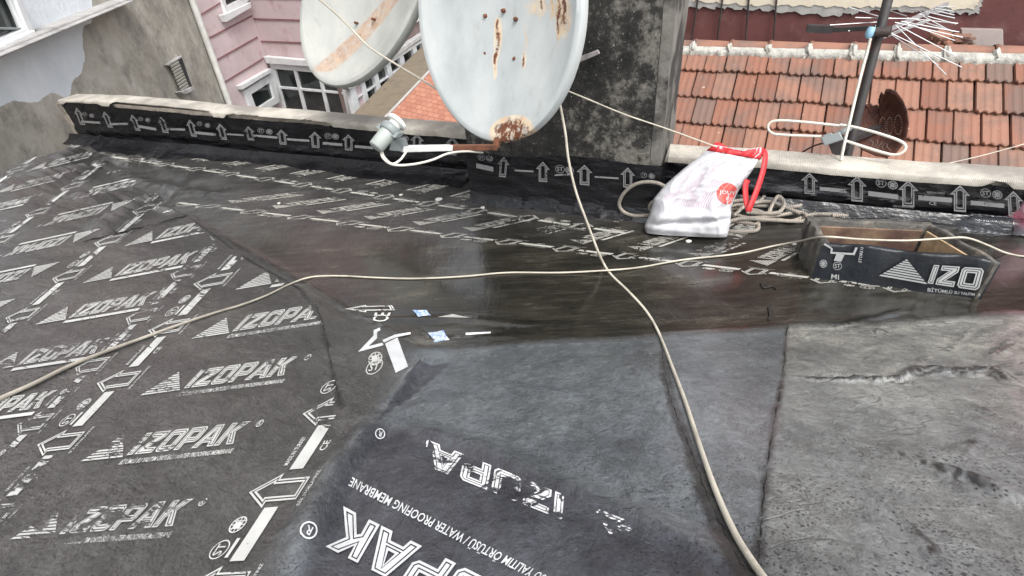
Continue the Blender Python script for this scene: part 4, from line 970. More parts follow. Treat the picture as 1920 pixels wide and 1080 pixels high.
M_wt = simple('white_ink', (.6, .6, .6), .5, .05, 20, bump=0)
bagprint(text('JOUY').cut((.05, .3)), lambda P: np.array([(1349 + q[0] * 30, 365 - q[1] * 9 + q[0] * 3) for q in P]), M_wt, 'emblem_letters', .0065)
bagprint(text('&CO'), lambda P: np.array([(1361 + q[0] * 14, 375 - q[1] * 6 + q[0] * 2) for q in P]), M_wt, 'emblem_letters', .0065)
tr = Flat()                                            # red hem round the opening
for k in range(nk):
    pass
vs = []; fs = []
for i in range(4):
    for k in range(nk):
        p = bag_pt(.885 + .115 * i / 3 + .004, 2 * math.pi * k / nk); c0 = bag_pt(.885 + .115 * i / 3, 2 * math.pi * (k + nk / 2) / nk); o_ = (p - c0); vs.append(p + o_ / np.linalg.norm(o_) * .003)
fs = [(i * nk + k, i * nk + (k + 1) % nk, (i + 1) * nk + (k + 1) % nk, (i + 1) * nk + k) for i in range(3) for k in range(nk)]
hem = mesh_obj('hem', vs, fs, M_red, bag, True); hem.modifiers.new('s', 'SOLIDIFY').thickness = .002
def ribbon(name, pts, wpx, d0, mat, parent):
    """strap: pixel path with its own half width, standing at given distances"""
    mb = MB(); n_ = len(pts); P = crom([(x, y, d) for x, y, d in pts], 8); vs = []; fs = []
    for i, p in enumerate(P):
        q = P[min(i + 1, len(P) - 1)] - P[max(i - 1, 0)]; nx_ = np.array([-q[1], q[0]]); nx_ /= np.linalg.norm(nx_) + 1e-9
        a = at(p[0] + nx_[0] * wpx, p[1] + nx_[1] * wpx, p[2]); b = at(p[0] - nx_[0] * wpx, p[1] - nx_[1] * wpx, p[2] + .012); vs += [a, b]
        if i: fs.append((2 * i - 2, 2 * i, 2 * i + 1, 2 * i - 1))
    o = mesh_obj(name, vs, fs, mat, parent, True); o.modifiers.new('s', 'SOLIDIFY').thickness = .0025; return o
dB = float(np.linalg.norm(bpl(1420, 300) - EYE))
ribbon('handle', [(1415, 292, dB - .02), (1430, 283, dB - .02), (1435, 292, dB - .03), (1431, 320, dB - .05), (1420, 355, dB - .08), (1408, 385, dB - .10), (1403, 396, dB - .10)], 5, 0, M_red, bag)
ribbon('handle', [(1402, 337, dB - .04), (1398, 350, dB - .06), (1399, 372, dB - .08), (1404, 396, dB - .095)], 5, 0, M_red, bag)
ribbon('handle', [(1343, 290, dB + .0), (1340, 276, dB), (1346, 271, dB + .01), (1356, 276, dB + .02), (1368, 283, dB + .03)], 4.5, 0, M_red, bag)
# second bag and bottle at the right frame edge
bag2 = thing('shopping_bag', 'pink and white crumpled bag cut by the right frame edge beside a plastic bottle', 'shopping bag')
n = N('pink_bag'); sep = n.new('ShaderNodeSeparateXYZ'); n.link(n.co, sep.inputs[0])
n.color(n.ramp(n.math('ADD', n.math('MULTIPLY', sep.outputs[2], 2.6), n.math('MULTIPLY', n.noise(8), .25)), [(.16, (.50, .50, .51)), (.22, (.52, .40, .42)), (.30, (.50, .12, .17)), (.46, (.52, .36, .39)), (.7, (.50, .20, .26))])); n.rough(.5); n.bump(n.noise(14, 6), .8, .02)
c0 = on_z(1932, 436, 0); mb = MB(); vs = []; nt2, nk2 = 24, 40
for i in range(nt2 + 1):
    t = i / nt2; wx = .10 - .045 * t; wy = .08 - .045 * t
    for k in range(nk2):
        an = 2 * math.pi * k / nk2; rr = 1 + .07 * math.sin(an * 3 + t * 4) + .05 * math.sin(an * 7 - t * 9); rr *= .85 + .15 * min(1, t * 8)
        vs.append(c0 + bd * (wx * rr * math.cos(an) + .0 + .02 * t) + bn * (wy * rr * math.sin(an) + .02 + .03 * t) + np.array([0, 0, .004 + t * .25]))
mb.add(vs, [(i * nk2 + k, i * nk2 + (k + 1) % nk2, (i + 1) * nk2 + (k + 1) % nk2, (i + 1) * nk2 + k) for i in range(nt2) for k in range(nk2)] + [tuple(range(nk2))]); mb.build('bag_body', n.m, bag2, True).modifiers.new('s', 'SOLIDIFY').thickness = .0015
bot = thing('plastic_bottle', 'clear ribbed plastic bottle lying against the parapet left of the pink bag', 'bottle')
n = N('clear_plastic'); n.color((.70, .73, .78)); n.rough(.05); n.b.inputs['Transmission Weight'].default_value = 1.0; n.b.inputs['IOR'].default_value = 1.2; n.b.inputs['Roughness'].default_value = .05
p0 = on_z(1812, 416, .04) ; p1 = p0 + PD3 * .22 + np.array([0, 0, 0.0]); prof = [(0, .022), (.03, .034)] + [(.06 + .1 * i + dx, r) for i in range(7) for dx, r in ((0, .037), (.05, .033))] + [(.80, .036), (.9, .022), (.93, .013), (1, .013)]
p0 = p0 - [0, 0, .0]; mb = MB(); mb.lathe(p0, p1, prof, 24); mb.build('bottle_body', n.m, bot, True)
mb = MB(); mb.lathe(p1, p1 + PD3 * .014, [(0, .0155), (1, .0155)], 16); mb.build('bottle_cap', simple('blue_cap', (.1, .2, .45), .4), bot, True)
# ------------------------------------------------------------ small litter on the roof
def litter(px, py, s, mat, label, cat, name, k):
    q = drop(px, py, .0)
    if q is None: return
    bm = bmesh.new(); bmesh.ops.create_icosphere(bm, subdivisions=2, radius=s)
    for v in bm.verts: v.co = Vector((v.co.x * (1 + .4 * math.sin(v.co.y * 90 + k)), v.co.y * (1.2 + .3 * math.sin(v.co.x * 70 + k)), v.co.z * .45 + s * .3))
    me_ = bpy.data.meshes.new(name); bm.to_mesh(me_); bm.free(); me_.materials.append(mat); o = bpy.data.objects.new(name, me_); COL.objects.link(o); o.location = q; o.rotation_euler.z = k * 1.7
    return tag(o, label, cat, 'pale grit scattered along the wet gutter')
M_grit = simple('grit', (.50, .49, .45), .8, .2, 40)
for i, (x, y) in enumerate([(523, 382), (823, 375), (905, 390), (752, 366), (945, 362), (983, 363), (1059, 370), (1138, 374), (1013, 367), (711, 300), (805, 330), (670, 303), (915, 351), (1488, 458), (1291, 453), (1375, 290), (728, 330)]):
    litter(x, y, .009 if i not in (1, 7) else .014, M_grit, 'small pale grit chip lying on the dark wet gutter membrane', 'grit', 'grit_chip', i)
M_twig = simple('wet_twig', (.015, .012, .010), .6)
for i, (px, lb) in enumerate([([(1426, 532), (1432, 541), (1445, 538), (1456, 543)], 'short black twig on the puddle below the hatch'), ([(1440, 578), (1443, 590), (1441, 602)], 'tiny upright black leaf stalk near the edge of the puddle')]):
    mb = MB(); P = crom([drop(x, y, .004) for x, y in px], 6); mb.tube(P, [.0035 * (1 - .3 * math.sin(j)) for j in range(len(P))], 6); mb.tube([P[3], P[3] + np.array([.015, .02, .006])], .003, 5); tag(mb.build('twig', M_twig, None, True), lb, 'twig')
n = N('blue_white_label'); n.color(n.ramp(n.noise(60, 3, .5), [(.40, (.45, .50, .58)), (.5, (.10, .22, .45)), (.6, (.55, .58, .60))])); n.rough(.4)
for i, (q, lb) in enumerate([([(773, 582), (800, 582), (808, 592), (784, 595)], 'torn blue and white sticker on the wet gutter, the upper of two'), ([(802, 625), (832, 620), (843, 638), (815, 643)], 'torn blue and white sticker at the gutter edge, the lower of two')]):
    P = [drop(x, y, .003) for x, y in q]; mb = MB(); ctr_ = sum(P) / 4; m01 = [(P[j] + P[(j + 1) % 4]) / 2 * .9 + ctr_ * .1 for j in range(4)]
    ring = [v for j in range(4) for v in (P[j], m01[j])]; mb.add(ring + [ctr_ + [0, 0, .003]], [(j, (j + 1) % 8, 8) for j in range(8)]); o = mb.build('sticker', n.m, None); tag(o, lb, 'sticker', 'torn stickers stuck to the gutter'); o.modifiers.new('s', 'SOLIDIFY').thickness = .0008
# ------------------------------------------------------------ aerial mast behind the right parapet
M_pole = simple('rusty_dark_steel', (.028, .024, .023), .65, .35, 18, bump=.3, dirt=(.06, .035, .028)); M_alu = simple('aluminium', (.50, .50, .50), .35, .15, 20, metal=.6)
mast = thing('tv_aerial', 'dark leaning mast behind the right parapet carrying a spiky aerial and a white loop dipole', 'aerial')
mp = [at(1578, 330, 2.95), at(1668, -12, 3.02), at(1705, -160, 3.2)]
mb = MB(); mb.tube([mp[0], (mp[0] + mp[1]) / 2, mp[1], mp[2]], .0195, 14); mb.build('pole', M_pole, mast, True)
mb = MB(); mb.beam(at(1652, 62, 2.98), at(1776, 7, 3.5), .014, .014); mb.beam(at(1655, 70, 2.98), at(1740, 38, 3.3), .010, .010); mb.build('boom', M_alu, mast)
EL = [((1516, 56), (1655, 47)), ((1520, 61), (1590, 58)), ((1590, 58), (1655, 49)), ((1556, 47), (1650, 41)), ((1604, 33), (1700, 35)), ((1592, 14), (1655, 33)), ((1678, 42), (1805, 70)), ((1690, 40), (1798, 60)), ((1700, 34), (1796, 44)), ((1715, 36), (1780, 56)),
      ((1670, 62), (1803, 126)), ((1680, 48), (1774, 140)), ((1688, 50), (1792, 105)), ((1700, 44), (1790, 76)), ((1722, 26), (1793, 45)), ((1735, 22), (1790, 34)), ((1745, 18), (1789, 28)), ((1752, 16), (1788, 21)), ((1756, 12), (1788, 13)), ((1730, 30), (1786, 60)), ((1700, 30), (1640, 12)), ((1720, 22), (1690, 12)), ((1660, 58), (1760, 122)), ((1740, 30), (1720, 18))]
for a_, b_ in EL:
    mb = MB(); mb.tube([at(*a_, 3.0), at(*b_, 3.08)], .0021, 6); mb.build('element', M_alu, mast)
mb = MB(); mb.beam(at(1513, 53, 3.0), at(1560, 55, 3.02), .03, .03); mb.beam(at(1560, 56, 3.02), at(1640, 52, 3.0), .018, .018); mb.build('reflector_bracket', M_pole, mast)
mb = MB(); mb.lathe(at(1640, 60, 2.93), at(1668, 60, 2.93), [(0, .02), (1, .02)], 12); mb.beam(at(1625, 62, 2.96), at(1672, 57, 2.95), .02, .035); mb.build('clamp', M_pole, mast, bevel=.002)
mb = MB(); mb.lathe(at(1627, 72, 2.92), at(1636, 50, 2.92), [(0, .009), (.3, .017), (.7, .017), (1, .012)], 12); mb.build('connector', simple('blue_plastic', (.24, .42, .55), .4), mast, True)
lp = [(1575, 236), (1510, 229), (1462, 226), (1444, 230), (1440, 240), (1448, 250), (1470, 253), (1540, 256)]
cable('loop_dipole', [at(x, y, 2.86) for x, y in lp], .0062, M_coax, mast, 6); lp = [(1575, 234), (1600, 238), (1640, 248), (1682, 262), (1697, 272), (1695, 283), (1680, 290), (1655, 286), (1585, 264)]
cable('loop_dipole', [at(x, y, 2.84) for x, y in lp], .0062, M_coax, mast, 6)
mb = MB(); mb.hexa([at(1538, 258, 2.82), at(1575, 247, 2.82), at(1582, 262, 2.82), at(1545, 274, 2.82)], ray(1560, 260) * .05); mb.hexa([at(1541, 254, 2.83), at(1560, 248, 2.83), at(1566, 258, 2.83), at(1547, 263, 2.83)], ray(1560, 260) * .05); mb.beam(at(1570, 252, 2.85), at(1598, 238, 2.95), .02, .02); mb.build('junction_box', M_feed, mast, bevel=.005)
cable('lead', [at(1632, 72, 2.91), at(1622, 110, 2.90), at(1608, 165, 2.87), at(1594, 225, 2.84), at(1584, 265, 2.82), at(1577, 300, 2.82)], .0062, M_coax, mast, 6)
cable('lead', [at(1545, 268, 2.84), at(1525, 274, 2.86), at(1505, 285, 2.9)], .004, M_pole, mast)
mb = MB(); q = [at(1550, 262, 2.9), at(1580, 250, 2.9), at(1590, 275, 2.9), at(1578, 292, 2.9), at(1560, 288, 2.9)]; mb.add(q + [p + ray(1570, 270) * .02 for p in q], [(0, 1, 2, 3, 4), (9, 8, 7, 6, 5)] + [(i, (i + 1) % 5, 5 + (i + 1) % 5, 5 + i) for i in range(5)]); mb.build('torn_plate', M_pole, mast)
# rusted broken dish, ragged upper edge
rd = thing('rusted_dish', 'torn rust-brown perforated dish hanging behind the aerial mast', 'broken dish')
OUT = [(1668, 167), (1680, 172), (1692, 188), (1700, 208), (1703, 232), (1699, 255), (1689, 276), (1676, 290), (1660, 295), (1640, 291), (1618, 281), (1600, 265), (1592, 245), (1598, 225), (1594, 208), (1606, 204), (1612, 196), (1617, 190), (1624, 196), (1631, 193), (1637, 198), (1645, 196), (1649, 204), (1655, 200), (1655, 190), (1649, 180), (1652, 172), (1658, 178), (1661, 168)]
rc = np.array([1650, 240]); vs = []; fs = []; dn = np.array([-.5, -.8, .33]); dn /= np.linalg.norm(dn); Q = []
for i in range(len(OUT)):
    a_ = np.array(OUT[i], float); b_ = np.array(OUT[(i + 1) % len(OUT)], float)
    for t in (0, .33, .66): Q.append(a_ + (b_ - a_) * t)
m_ = len(Q); nr = 10
for i in range(nr + 1):
    for p in Q:
        q = rc + (p - rc) * i / nr; e = min(1, math.hypot((q[0] - 1645) / 58, (q[1] - 230) / 66)); vs.append(on_plane(q[0], q[1], at(1650, 240, 3.12), dn) - dn * .09 * (1 - e * e) + dn * .004 * math.sin(q[0] * .5 + q[1] * .3))
fs = [(i * m_ + k, i * m_ + (k + 1) % m_, (i + 1) * m_ + (k + 1) % m_, (i + 1) * m_ + k) for i in range(nr) for k in range(m_)]
o = mesh_obj('reflector', vs, fs, simple('deep_rust', (.060, .018, .010), .8, .5, 20, bump=.8, bscale=50, dirt=(.15, .05, .025)), rd, True); o.modifiers.new('s', 'SOLIDIFY').thickness = .004
rb = BVHTree.FromPolygons([tuple(v) for v in vs], fs); mb = MB()
def dots(fn, n_):
    for i in range(n_):
        x, y = fn(i / n_); h_, no, _, _ = rb.ray_cast(Vector(EYE), Vector(ray(x, y)))
        if h_ is None: continue
        c_ = np.array(h_) - ray(x, y) * .003; mb.lathe(c_, c_ - ray(x, y) * .001, [(0, .0019), (1, .0019)], 6)
for cx_, cy_, rx_, ry_ in ((1684, 234, 7, 18), (1668, 236, 5, 16), (1655, 236, 6, 16)): dots(lambda t: (cx_ + rx_ * math.cos(6.283 * t), cy_ + ry_ * math.sin(6.283 * t)), 22)
for k in range(5): dots(lambda t: (1632 + k * 9 + 5 * math.sin(t * 3.1 + k), 262 + 14 * t + k * 2), 7)
mb.build('perforations', simple('light_specks', (.26, .19, .15), .8), rd)
mb = MB(); mb.beam(at(1590, 262, 3.0), on_plane(1650, 240, at(1650, 240, 3.12), dn) - dn * .1, .03, .03); mb.build('arm', M_pole, rd)
# ------------------------------------------------------------ neighbour's tiled roof
TA = EYE + 6.8 * ray(1500, 150); T1 = np.array([.9134, -.4071, 0]); T1 /= np.linalg.norm(T1); TP = math.radians(33); TH = np.array([-T1[1], T1[0], 0])
T2 = TH * math.cos(TP) + np.array([0, 0, math.sin(TP)]); T3 = np.cross(T1, T2)
tp = lambda s, t, h=0: TA + T1 * s + T2 * t + T3 * h
nb = thing('neighbour_house', 'house beyond the right parapet with orange clay tile roof and mortared ridge', 'house')
n = N('clay_tile'); ge = n.new('ShaderNodeNewGeometry'); rnd = ge.outputs['Random Per Island']
c1 = n.ramp(rnd, [(0, (.19, .080, .050)), (.4, (.235, .105, .068)), (.8, (.265, .135, .090)), (.92, (.19, .11, .082)), (1, (.13, .09, .075))])
c1 = n.mix(n.ramp(n.noise(2.2, 8, .7), [(.46, 0), (.62, .75)]), c1, (.12, .088, .075)); c1 = n.mix(n.ramp(n.noise(40, 5, .8), [(.6, 0), (.7, .5)]), c1, (.09, .06, .05)); c1 = n.mix(n.ramp(n.noise(9, 4, .8), [(.69, 0), (.71, .8)]), c1, (.60, .55, .48))
n.color(c1); n.rough(.75); n.bump(n.noise(30, 6), .4, .006); n.bump(n.noise(150), .2, .002); M_tile = n.m
mb = MB(); TW = .213; EX = .352
PRF = [(0, .002), (.02, .020), (.12, .022), (.17, .010), (.30, .009), (.36, .0125), (.46, .0125), (.52, .009), (.62, .009), (.68, .0125), (.78, .0125), (.84, .009), (.95, .008), (.985, -.004)]
for r_ in range(-1, 6):
    tb = -EX * (r_ + 1) + .03; tt = tb + EX + .06
    for c_ in range(-9, 21):
        s0 = c_ * TW + (.07 if r_ % 2 else 0) + random.uniform(-.004, .004) + .01; jl = random.uniform(-.010, .010); jh = random.uniform(0, .006); vs = []
        for (t, h) in ((tb + jl, .045), (tb + jl + .012, .052), (tt, .006)):
            for u, hh in PRF: vs.append(tp(s0 + u * TW * .985, t + (.010 * math.cos(u * 19) if t < tb + .05 else 0), h + hh + jh))
        k = len(PRF)
        for u, hh in PRF: vs.append(tp(s0 + u * TW * .985, tb + jl + .010 * math.cos(u * 19), .020 + hh + jh))
        fs = [(j * k + i, j * k + i + 1, (j + 1) * k + i + 1, (j + 1) * k + i) for j in range(2) for i in range(k - 1)] + [(3 * k + i, 3 * k + i + 1, i + 1, i) for i in range(k - 1)]
        fs += [(3 * k, 0, k, 2 * k), (4 * k - 1, k - 1, 2 * k - 1, 3 * k - 1)]
        mb.add(vs, fs)
mb.build('tile_field', M_tile, nb)
mb = MB(); mb.hexa([tp(-2.2, -3.0, -.02), tp(5, -3.0, -.02), tp(5, .45, -.02), tp(-2.2, .45, -.02)], -T3 * .12)
mb.build('roof_deck', simple('dark_deck', (.03, .02, .018), .9), nb)
mb = MB(); wb = tp(-2.2, -3.0, -.1); mb.hexa([wb, tp(5, -3.0, -.1), tp(5, -3.0, -.1) * [1, 1, 0] + [0, 0, -7], wb * [1, 1, 0] + [0, 0, -7]], TH * .2); mb.build('wall', M_wallgrey, nb)
for i in range(-4, 12):                                # ridge tiles, lapped
    s0 = i * .40 + .02; mb = MB(); vs = []; fs = []
    for s_, rr in ((s0, .108), (s0 + .035, .116), (s0 + .04, .104), (s0 + .40, .092)):
        for k in range(13):
            a_ = math.pi * (k / 12) - .1 + .2 * k / 12; c_ = tp(s_, .40, -.01); vs.append(c_ - TH * math.cos(a_) * rr + np.array([0, 0, 1]) * math.sin(a_) * rr * .85)
    fs = [(j * 13 + k, j * 13 + k + 1, (j + 1) * 13 + k + 1, (j + 1) * 13 + k) for j in range(3) for k in range(12)]
    mb.add(vs, fs); mb.build('ridge_tile', M_tile, nb, True).modifiers.new('s', 'SOLIDIFY').thickness = .012
M_mort = simple('pale_mortar', (.42, .41, .37), .95, .25, 14, bump=1.0, bscale=30, dirt=(.2, .19, .17), bdist=.02)
mb = MB(); vs = []; fs = []; ns = 520                   # mortar bed with a ragged scalloped foot
for i in range(ns):
    s = -2.0 + 6.5 * i / ns; low = .19 + .05 * fbm(np.array(s), np.array(1.), 5, 2) + .016 * abs(math.sin(s * math.pi / TW * 2)) + .03 * fbm(np.array(s), np.array(4.), 22, 8)
    for j in range(6):
        f = j / 5; t = low + (.335 - low) * f; vs.append(tp(s, t, .035 + .045 * math.sin(min(1, f * 1.6) * 1.57) + .012 * float(fbm(np.array(s), np.array(f), 20, 3)) + (.0 if j else -.03)))
    if i: fs += [((i - 1) * 6 + j, i * 6 + j, i * 6 + j + 1, (i - 1) * 6 + j + 1) for j in range(5)]
mb.add(vs, fs)
mb.build('mortar_bed', M_mort, nb, True, normals=False)
for i in range(-4, 12):
    if i % 1 == 0:
        s = i * .40 + .03; bm = bmesh.new(); bmesh.ops.create_icosphere(bm, subdivisions=3, radius=1)
        c_ = tp(s, .33, .07)
        for v in bm.verts:
            k = 1 + .35 * math.sin(v.co.x * 5 + i) * math.sin(v.co.z * 6 + i * 2); d = Vector(c_) + Vector(T1) * v.co.x * .035 * k + Vector(T2) * v.co.y * (.07 + .02 * math.sin(i)) * k + Vector(T3) * v.co.z * .05 * k; v.co = d
        me_ = bpy.data.meshes.new('mortar_dab'); bm.to_mesh(me_); bm.free(); me_.materials.append(M_mort); me_.polygons.foreach_set('use_smooth', [True] * len(me_.polygons)); o = bpy.data.objects.new('mortar_dab', me_); COL.objects.link(o); o.parent = nb
# red wall behind the ridge
RW = tp(0, .42, 0) + TH * .9; TH3 = TH
rsurf = lambda x, y, o_=0: on_plane(x, y, RW - TH * o_, TH)
rw = thing('red_building', 'dark red painted house wall behind the tile ridge with a cream patch', 'building')
M_redw = simple('red_paint', (.115, .038, .034), .75, .2, 3, bump=.4, bscale=14, dirt=(.20, .10, .09), dirtamt=(.56, .8), bdist=.01)
q = rsurf(1240, 60); q2 = q + T1 * 6.5
mb = MB(); mb.hexa([q * [1, 1, 0] + [0, 0, -5] - T1 * .3, q2 * [1, 1, 0] + [0, 0, -5], q2 * [1, 1, 0] + [0, 0, 5.5], q * [1, 1, 0] + [0, 0, 5.5] - T1 * .3], TH * .3); mb.build('wall', M_redw, rw)
def ragged(px, off, th, mat, nm, parent, surf=rsurf, amp=3, sub=14):
    out = []; 
    for i in range(len(px)):
        a_ = np.array(px[i], float); b_ = np.array(px[(i + 1) % len(px)], float)
        for k in range(sub): t = k / sub; p = a_ + (b_ - a_) * t; out.append(p + amp * np.array([math.sin(i * 3 + k * 2.1), math.sin(i + k * 1.3) + .6 * math.sin(k * 3.7)]) * (0 if amp == 0 else .5))
    n_ = len(out); W0 = [surf(*p, off) for p in out]; W1 = [surf(*p, off - th) for p in out]
    tri = tessellate_polygon([[Vector((*p, 0)) for p in out]])
    mb = MB(); mb.add(W0 + W1, [tuple(t) for t in tri] + [(i, (i + 1) % n_, n_ + (i + 1) % n_, n_ + i) for i in range(n_)]); return mb.build(nm, mat, parent)
M_cream = simple('cream_render', (.62, .55, .43), .9, .12, 4, bump=.5, bscale=18, dirt=(.42, .38, .32)); M_cem = simple('cement_patch', (.33, .32, .30), .95, .2, 8, bump=.7, bscale=26)
ragged([(1286, -200), (1848, -200), (1842, 2), (1834, 26), (1780, 24), (1640, 20), (1560, 30), (1440, 20), (1360, 16), (1286, 14)], .025, .02, M_cem, 'cement_band', rw, amp=5)
ragged([(1292, -200), (1842, -200), (1836, 4), (1825, 18), (1700, 12), (1600, 14), (1500, 10), (1400, 10), (1300, 2)], .033, .02, M_cream, 'cream_render_patch', rw, amp=4)
for x0, x1 in ((1310, 1297), (1356, 1345), (1405, 1398), (1457, 1450)):
    mb = MB(); mb.tube([rsurf(x0 + (x0 - x1) * 2.2, -200, .05), rsurf(x1, 74, .05)], .011, 8); mb.build('rod', M_pole, rw, True)
rb_ = thing('rubble_heap', 'broken tiles heaped on the ridge left of the grey slab', 'rubble', None)
for i in range(16):
    p = rsurf(1775 + random.uniform(-16, 34), 84 - random.uniform(0, 20) + 2, .55); mb = MB(); a_ = random.uniform(0, 3); u = np.array([math.cos(a_), math.sin(a_), .1]); v = np.array([-math.sin(a_), math.cos(a_), random.uniform(-.4, .4)])
    mb.hexa([p - u * .09 - v * .06, p + u * .10 - v * .05, p + u * .07 + v * .06, p - u * .08 + v * .05], (0, 0, .022)); mb.build('tile_shard', M_tile, rb_)
sl_ = MB(); sl_.hexa([rsurf(1808, 94, .6), rsurf(1882, 98, .6), rsurf(1881, 56, .52), rsurf(1802, 54, .52)], TH * .06); tag(sl_.build('stone_slab', simple('grey_stone', (.24, .20, .185), .85, .12, 10), None, bevel=.006), 'square grey stone slab propped on the tile ridge against the red wall', 'slab')
sl_ = MB(); sl_.hexa([rsurf(1541, 90, .75), rsurf(1567, 92, .75), rsurf(1566, 84, .74), rsurf(1543, 84, .74)], TH * .03); tag(sl_.build('plaster_lump', simple('chalk', (.75, .74, .70), .8, .1, 20), None, bevel=.004), 'small white plaster lump lying on the ridge tiles behind the aerial', 'lump')

# ------------------------------------------------------------ grey house and pink house on the left
C1 = at(425, 178, 9.5)
def hdir(px, py):
    r = ray(px, py) * [1, 1, 0]; return r / np.linalg.norm(r)
dL = hdir(740, -206); dF1 = hdir(1029, -235); dF2 = -hdir(-1242, -8); dF3 = hdir(1285, -260)
nz3 = lambda d: np.array([-d[1], d[0], 0])
def wsurf(P, d):
    nn = nz3(d); nn = nn * np.sign(np.dot(nn, EYE - P))                 # towards the camera
    return (lambda x, y, off=0.0: on_plane(x, y, P + nn * off, nn)), nn
lw, lnn = wsurf(C1, dL)
gh = thing('grey_house', 'tall house at the left with peeling blue-white paint over bare grey cement', 'house')
n = N('peeled_render'); zz = n.new('ShaderNodeSeparateXYZ'); n.link(n.co, zz.inputs[0])
cem = n.ramp(n.noise(1.6, 9, .68), [(.3, (.17, .155, .135)), (.5, (.32, .30, .255)), (.68, (.45, .43, .38))])
cem = n.mix(n.ramp(n.noise(4, 9, .75), [(.50, 0), (.66, .6)]), cem, (.11, .105, .095))
pnt = n.ramp(n.noise(2.2, 7, .6), [(.3, (.52, .56, .59)), (.7, (.66, .69, .71))])
mk = n.ramp(n.math('ADD', n.attr('paint'), n.math('MULTIPLY', n.math('SUBTRACT', n.noise(2.8, 8, .65), .5), .55)), [(.49, 0), (.51, 1)])
grn = n.ramp(n.math('ADD', n.attr('green'), n.math('MULTIPLY', n.math('SUBTRACT', n.noise(5, 8, .7), .5), .9)), [(.58, 0), (.64, .8)])
n.color(n.mix(grn, n.mix(mk, cem, pnt), (.33, .40, .38))); n.rough(.85); n.bump(mk, .5, .01); n.bump(n.noise(12, 8, .65), .6, .02); M_peel = n.m
gx = 90; gy = 60; vs = []; pa = []; gr = []; Lw = 9.5
zlo, zhi = -7.0, 5.0
def pxof(p):
    c = MW.T @ (np.array(p) - EYE); return 960 + F * c[0] / c[2], 540 + F * c[1] / c[2], c[2]
def inpoly(x, y, P):
    r = False; j = len(P) - 1
    for i in range(len(P)):
        if (P[i][1] > y) != (P[j][1] > y) and x < (P[j][0] - P[i][0]) * (y - P[i][1]) / (P[j][1] - P[i][1]) + P[i][0]: r = not r
        j = i
    return r
PA = [(-2000, 210), (0, 196), (60, 190), (118, 178), (150, 150), (160, 100), (152, 62), (170, 36), (172, 5), (178, -300), (-2000, -900)]
PG = [(150, 60), (300, -10), (300, 15), (215, 60), (160, 70)]
nxw, nzw = 200, 150
for i in range(nxw + 1):
    for j in range(nzw + 1):
        p = C1 - dL * (Lw * (i / nxw)) ; z = zlo + (zhi - zlo) * j / nzw; p = np.array([p[0], p[1], z]); vs.append(p); x, y, d = pxof(p)
        pa.append(1.0 if d > .3 and inpoly(x, y, PA) else (0.0 if d > .3 else 1.0)); gr.append(.5 if d > .3 and inpoly(x, y, PG) else 0)
fs = [(i * (nzw + 1) + j, (i + 1) * (nzw + 1) + j, (i + 1) * (nzw + 1) + j + 1, i * (nzw + 1) + j + 1) for i in range(nxw) for j in range(nzw)]
gw = mesh_obj('wall', vs, fs, M_peel, gh)
def smooth_attr(a_):
    a_ = np.array(a_, np.float32).reshape(nxw + 1, nzw + 1)
    for _ in range(3):
        b_ = a_.copy(); b_[1:-1, 1:-1] = (a_[1:-1, 1:-1] + a_[:-2, 1:-1] + a_[2:, 1:-1] + a_[1:-1, :-2] + a_[1:-1, 2:]) / 5; a_ = b_
    return a_.ravel()
for nm, arr in (('paint', pa), ('green', gr)):
    q = gw.data.attributes.new(nm, 'FLOAT', 'POINT'); q.data.foreach_set('value', smooth_attr(arr))
mb = MB(); e0 = C1 * [1, 1, 0]; e1 = (C1 - dL * Lw) * [1, 1, 0]; mb.hexa([e0 + [0, 0, zlo], e1 + [0, 0, zlo], e1 + [0, 0, zhi], e0 + [0, 0, zhi]], -lnn * 3); 
for v in range(len(mb.v)): pass
o = mb.build('body', M_wallgrey, gh); o.location = tuple(-lnn * .02)
M_led = simple('ledge_stone', (.36, .35, .34), .85, .2, 6, bump=.4, dirt=(.12, .12, .11)); M_wpvc = simple('white_frame', (.62, .63, .63), .4, .08, 6, dirt=(.4, .4, .38))
n = N('window_glass'); n.color(n.ramp(n.noise(1.5, 3), [(.4, (.012, .016, .016)), (.65, (.04, .048, .045))])); n.rough(.08); n.b.inputs['Specular IOR Level'].default_value = .6; M_glass = n.m
def bandpx(a, b, w0, w1, off, th, surf, nn, mat, nm, parent):          # strip of given pixel heights between two pixel points
    mb = MB(); mb.hexa([surf(a[0], a[1], off), surf(b[0], b[1], off), surf(b[0], b[1] + w1, off), surf(a[0], a[1] + w0, off)], -nn * th); return mb.build(nm, mat, parent, bevel=.01)
bandpx((-150, 152), (255, -10), 22, 10, .16, .18, lw, lnn, M_led, 'ledge', gh)
bandpx((-150, 166), (250, 0), 4, 3, .22, .10, lw, lnn, M_led, 'ledge', gh)
def quadslab(px, off, th, surf, nn, mat, nm, parent, bevel=.006):
    mb = MB(); mb.hexa([surf(x, y, off) for x, y in px], -nn * th); return mb.build(nm, mat, parent, bevel=bevel)
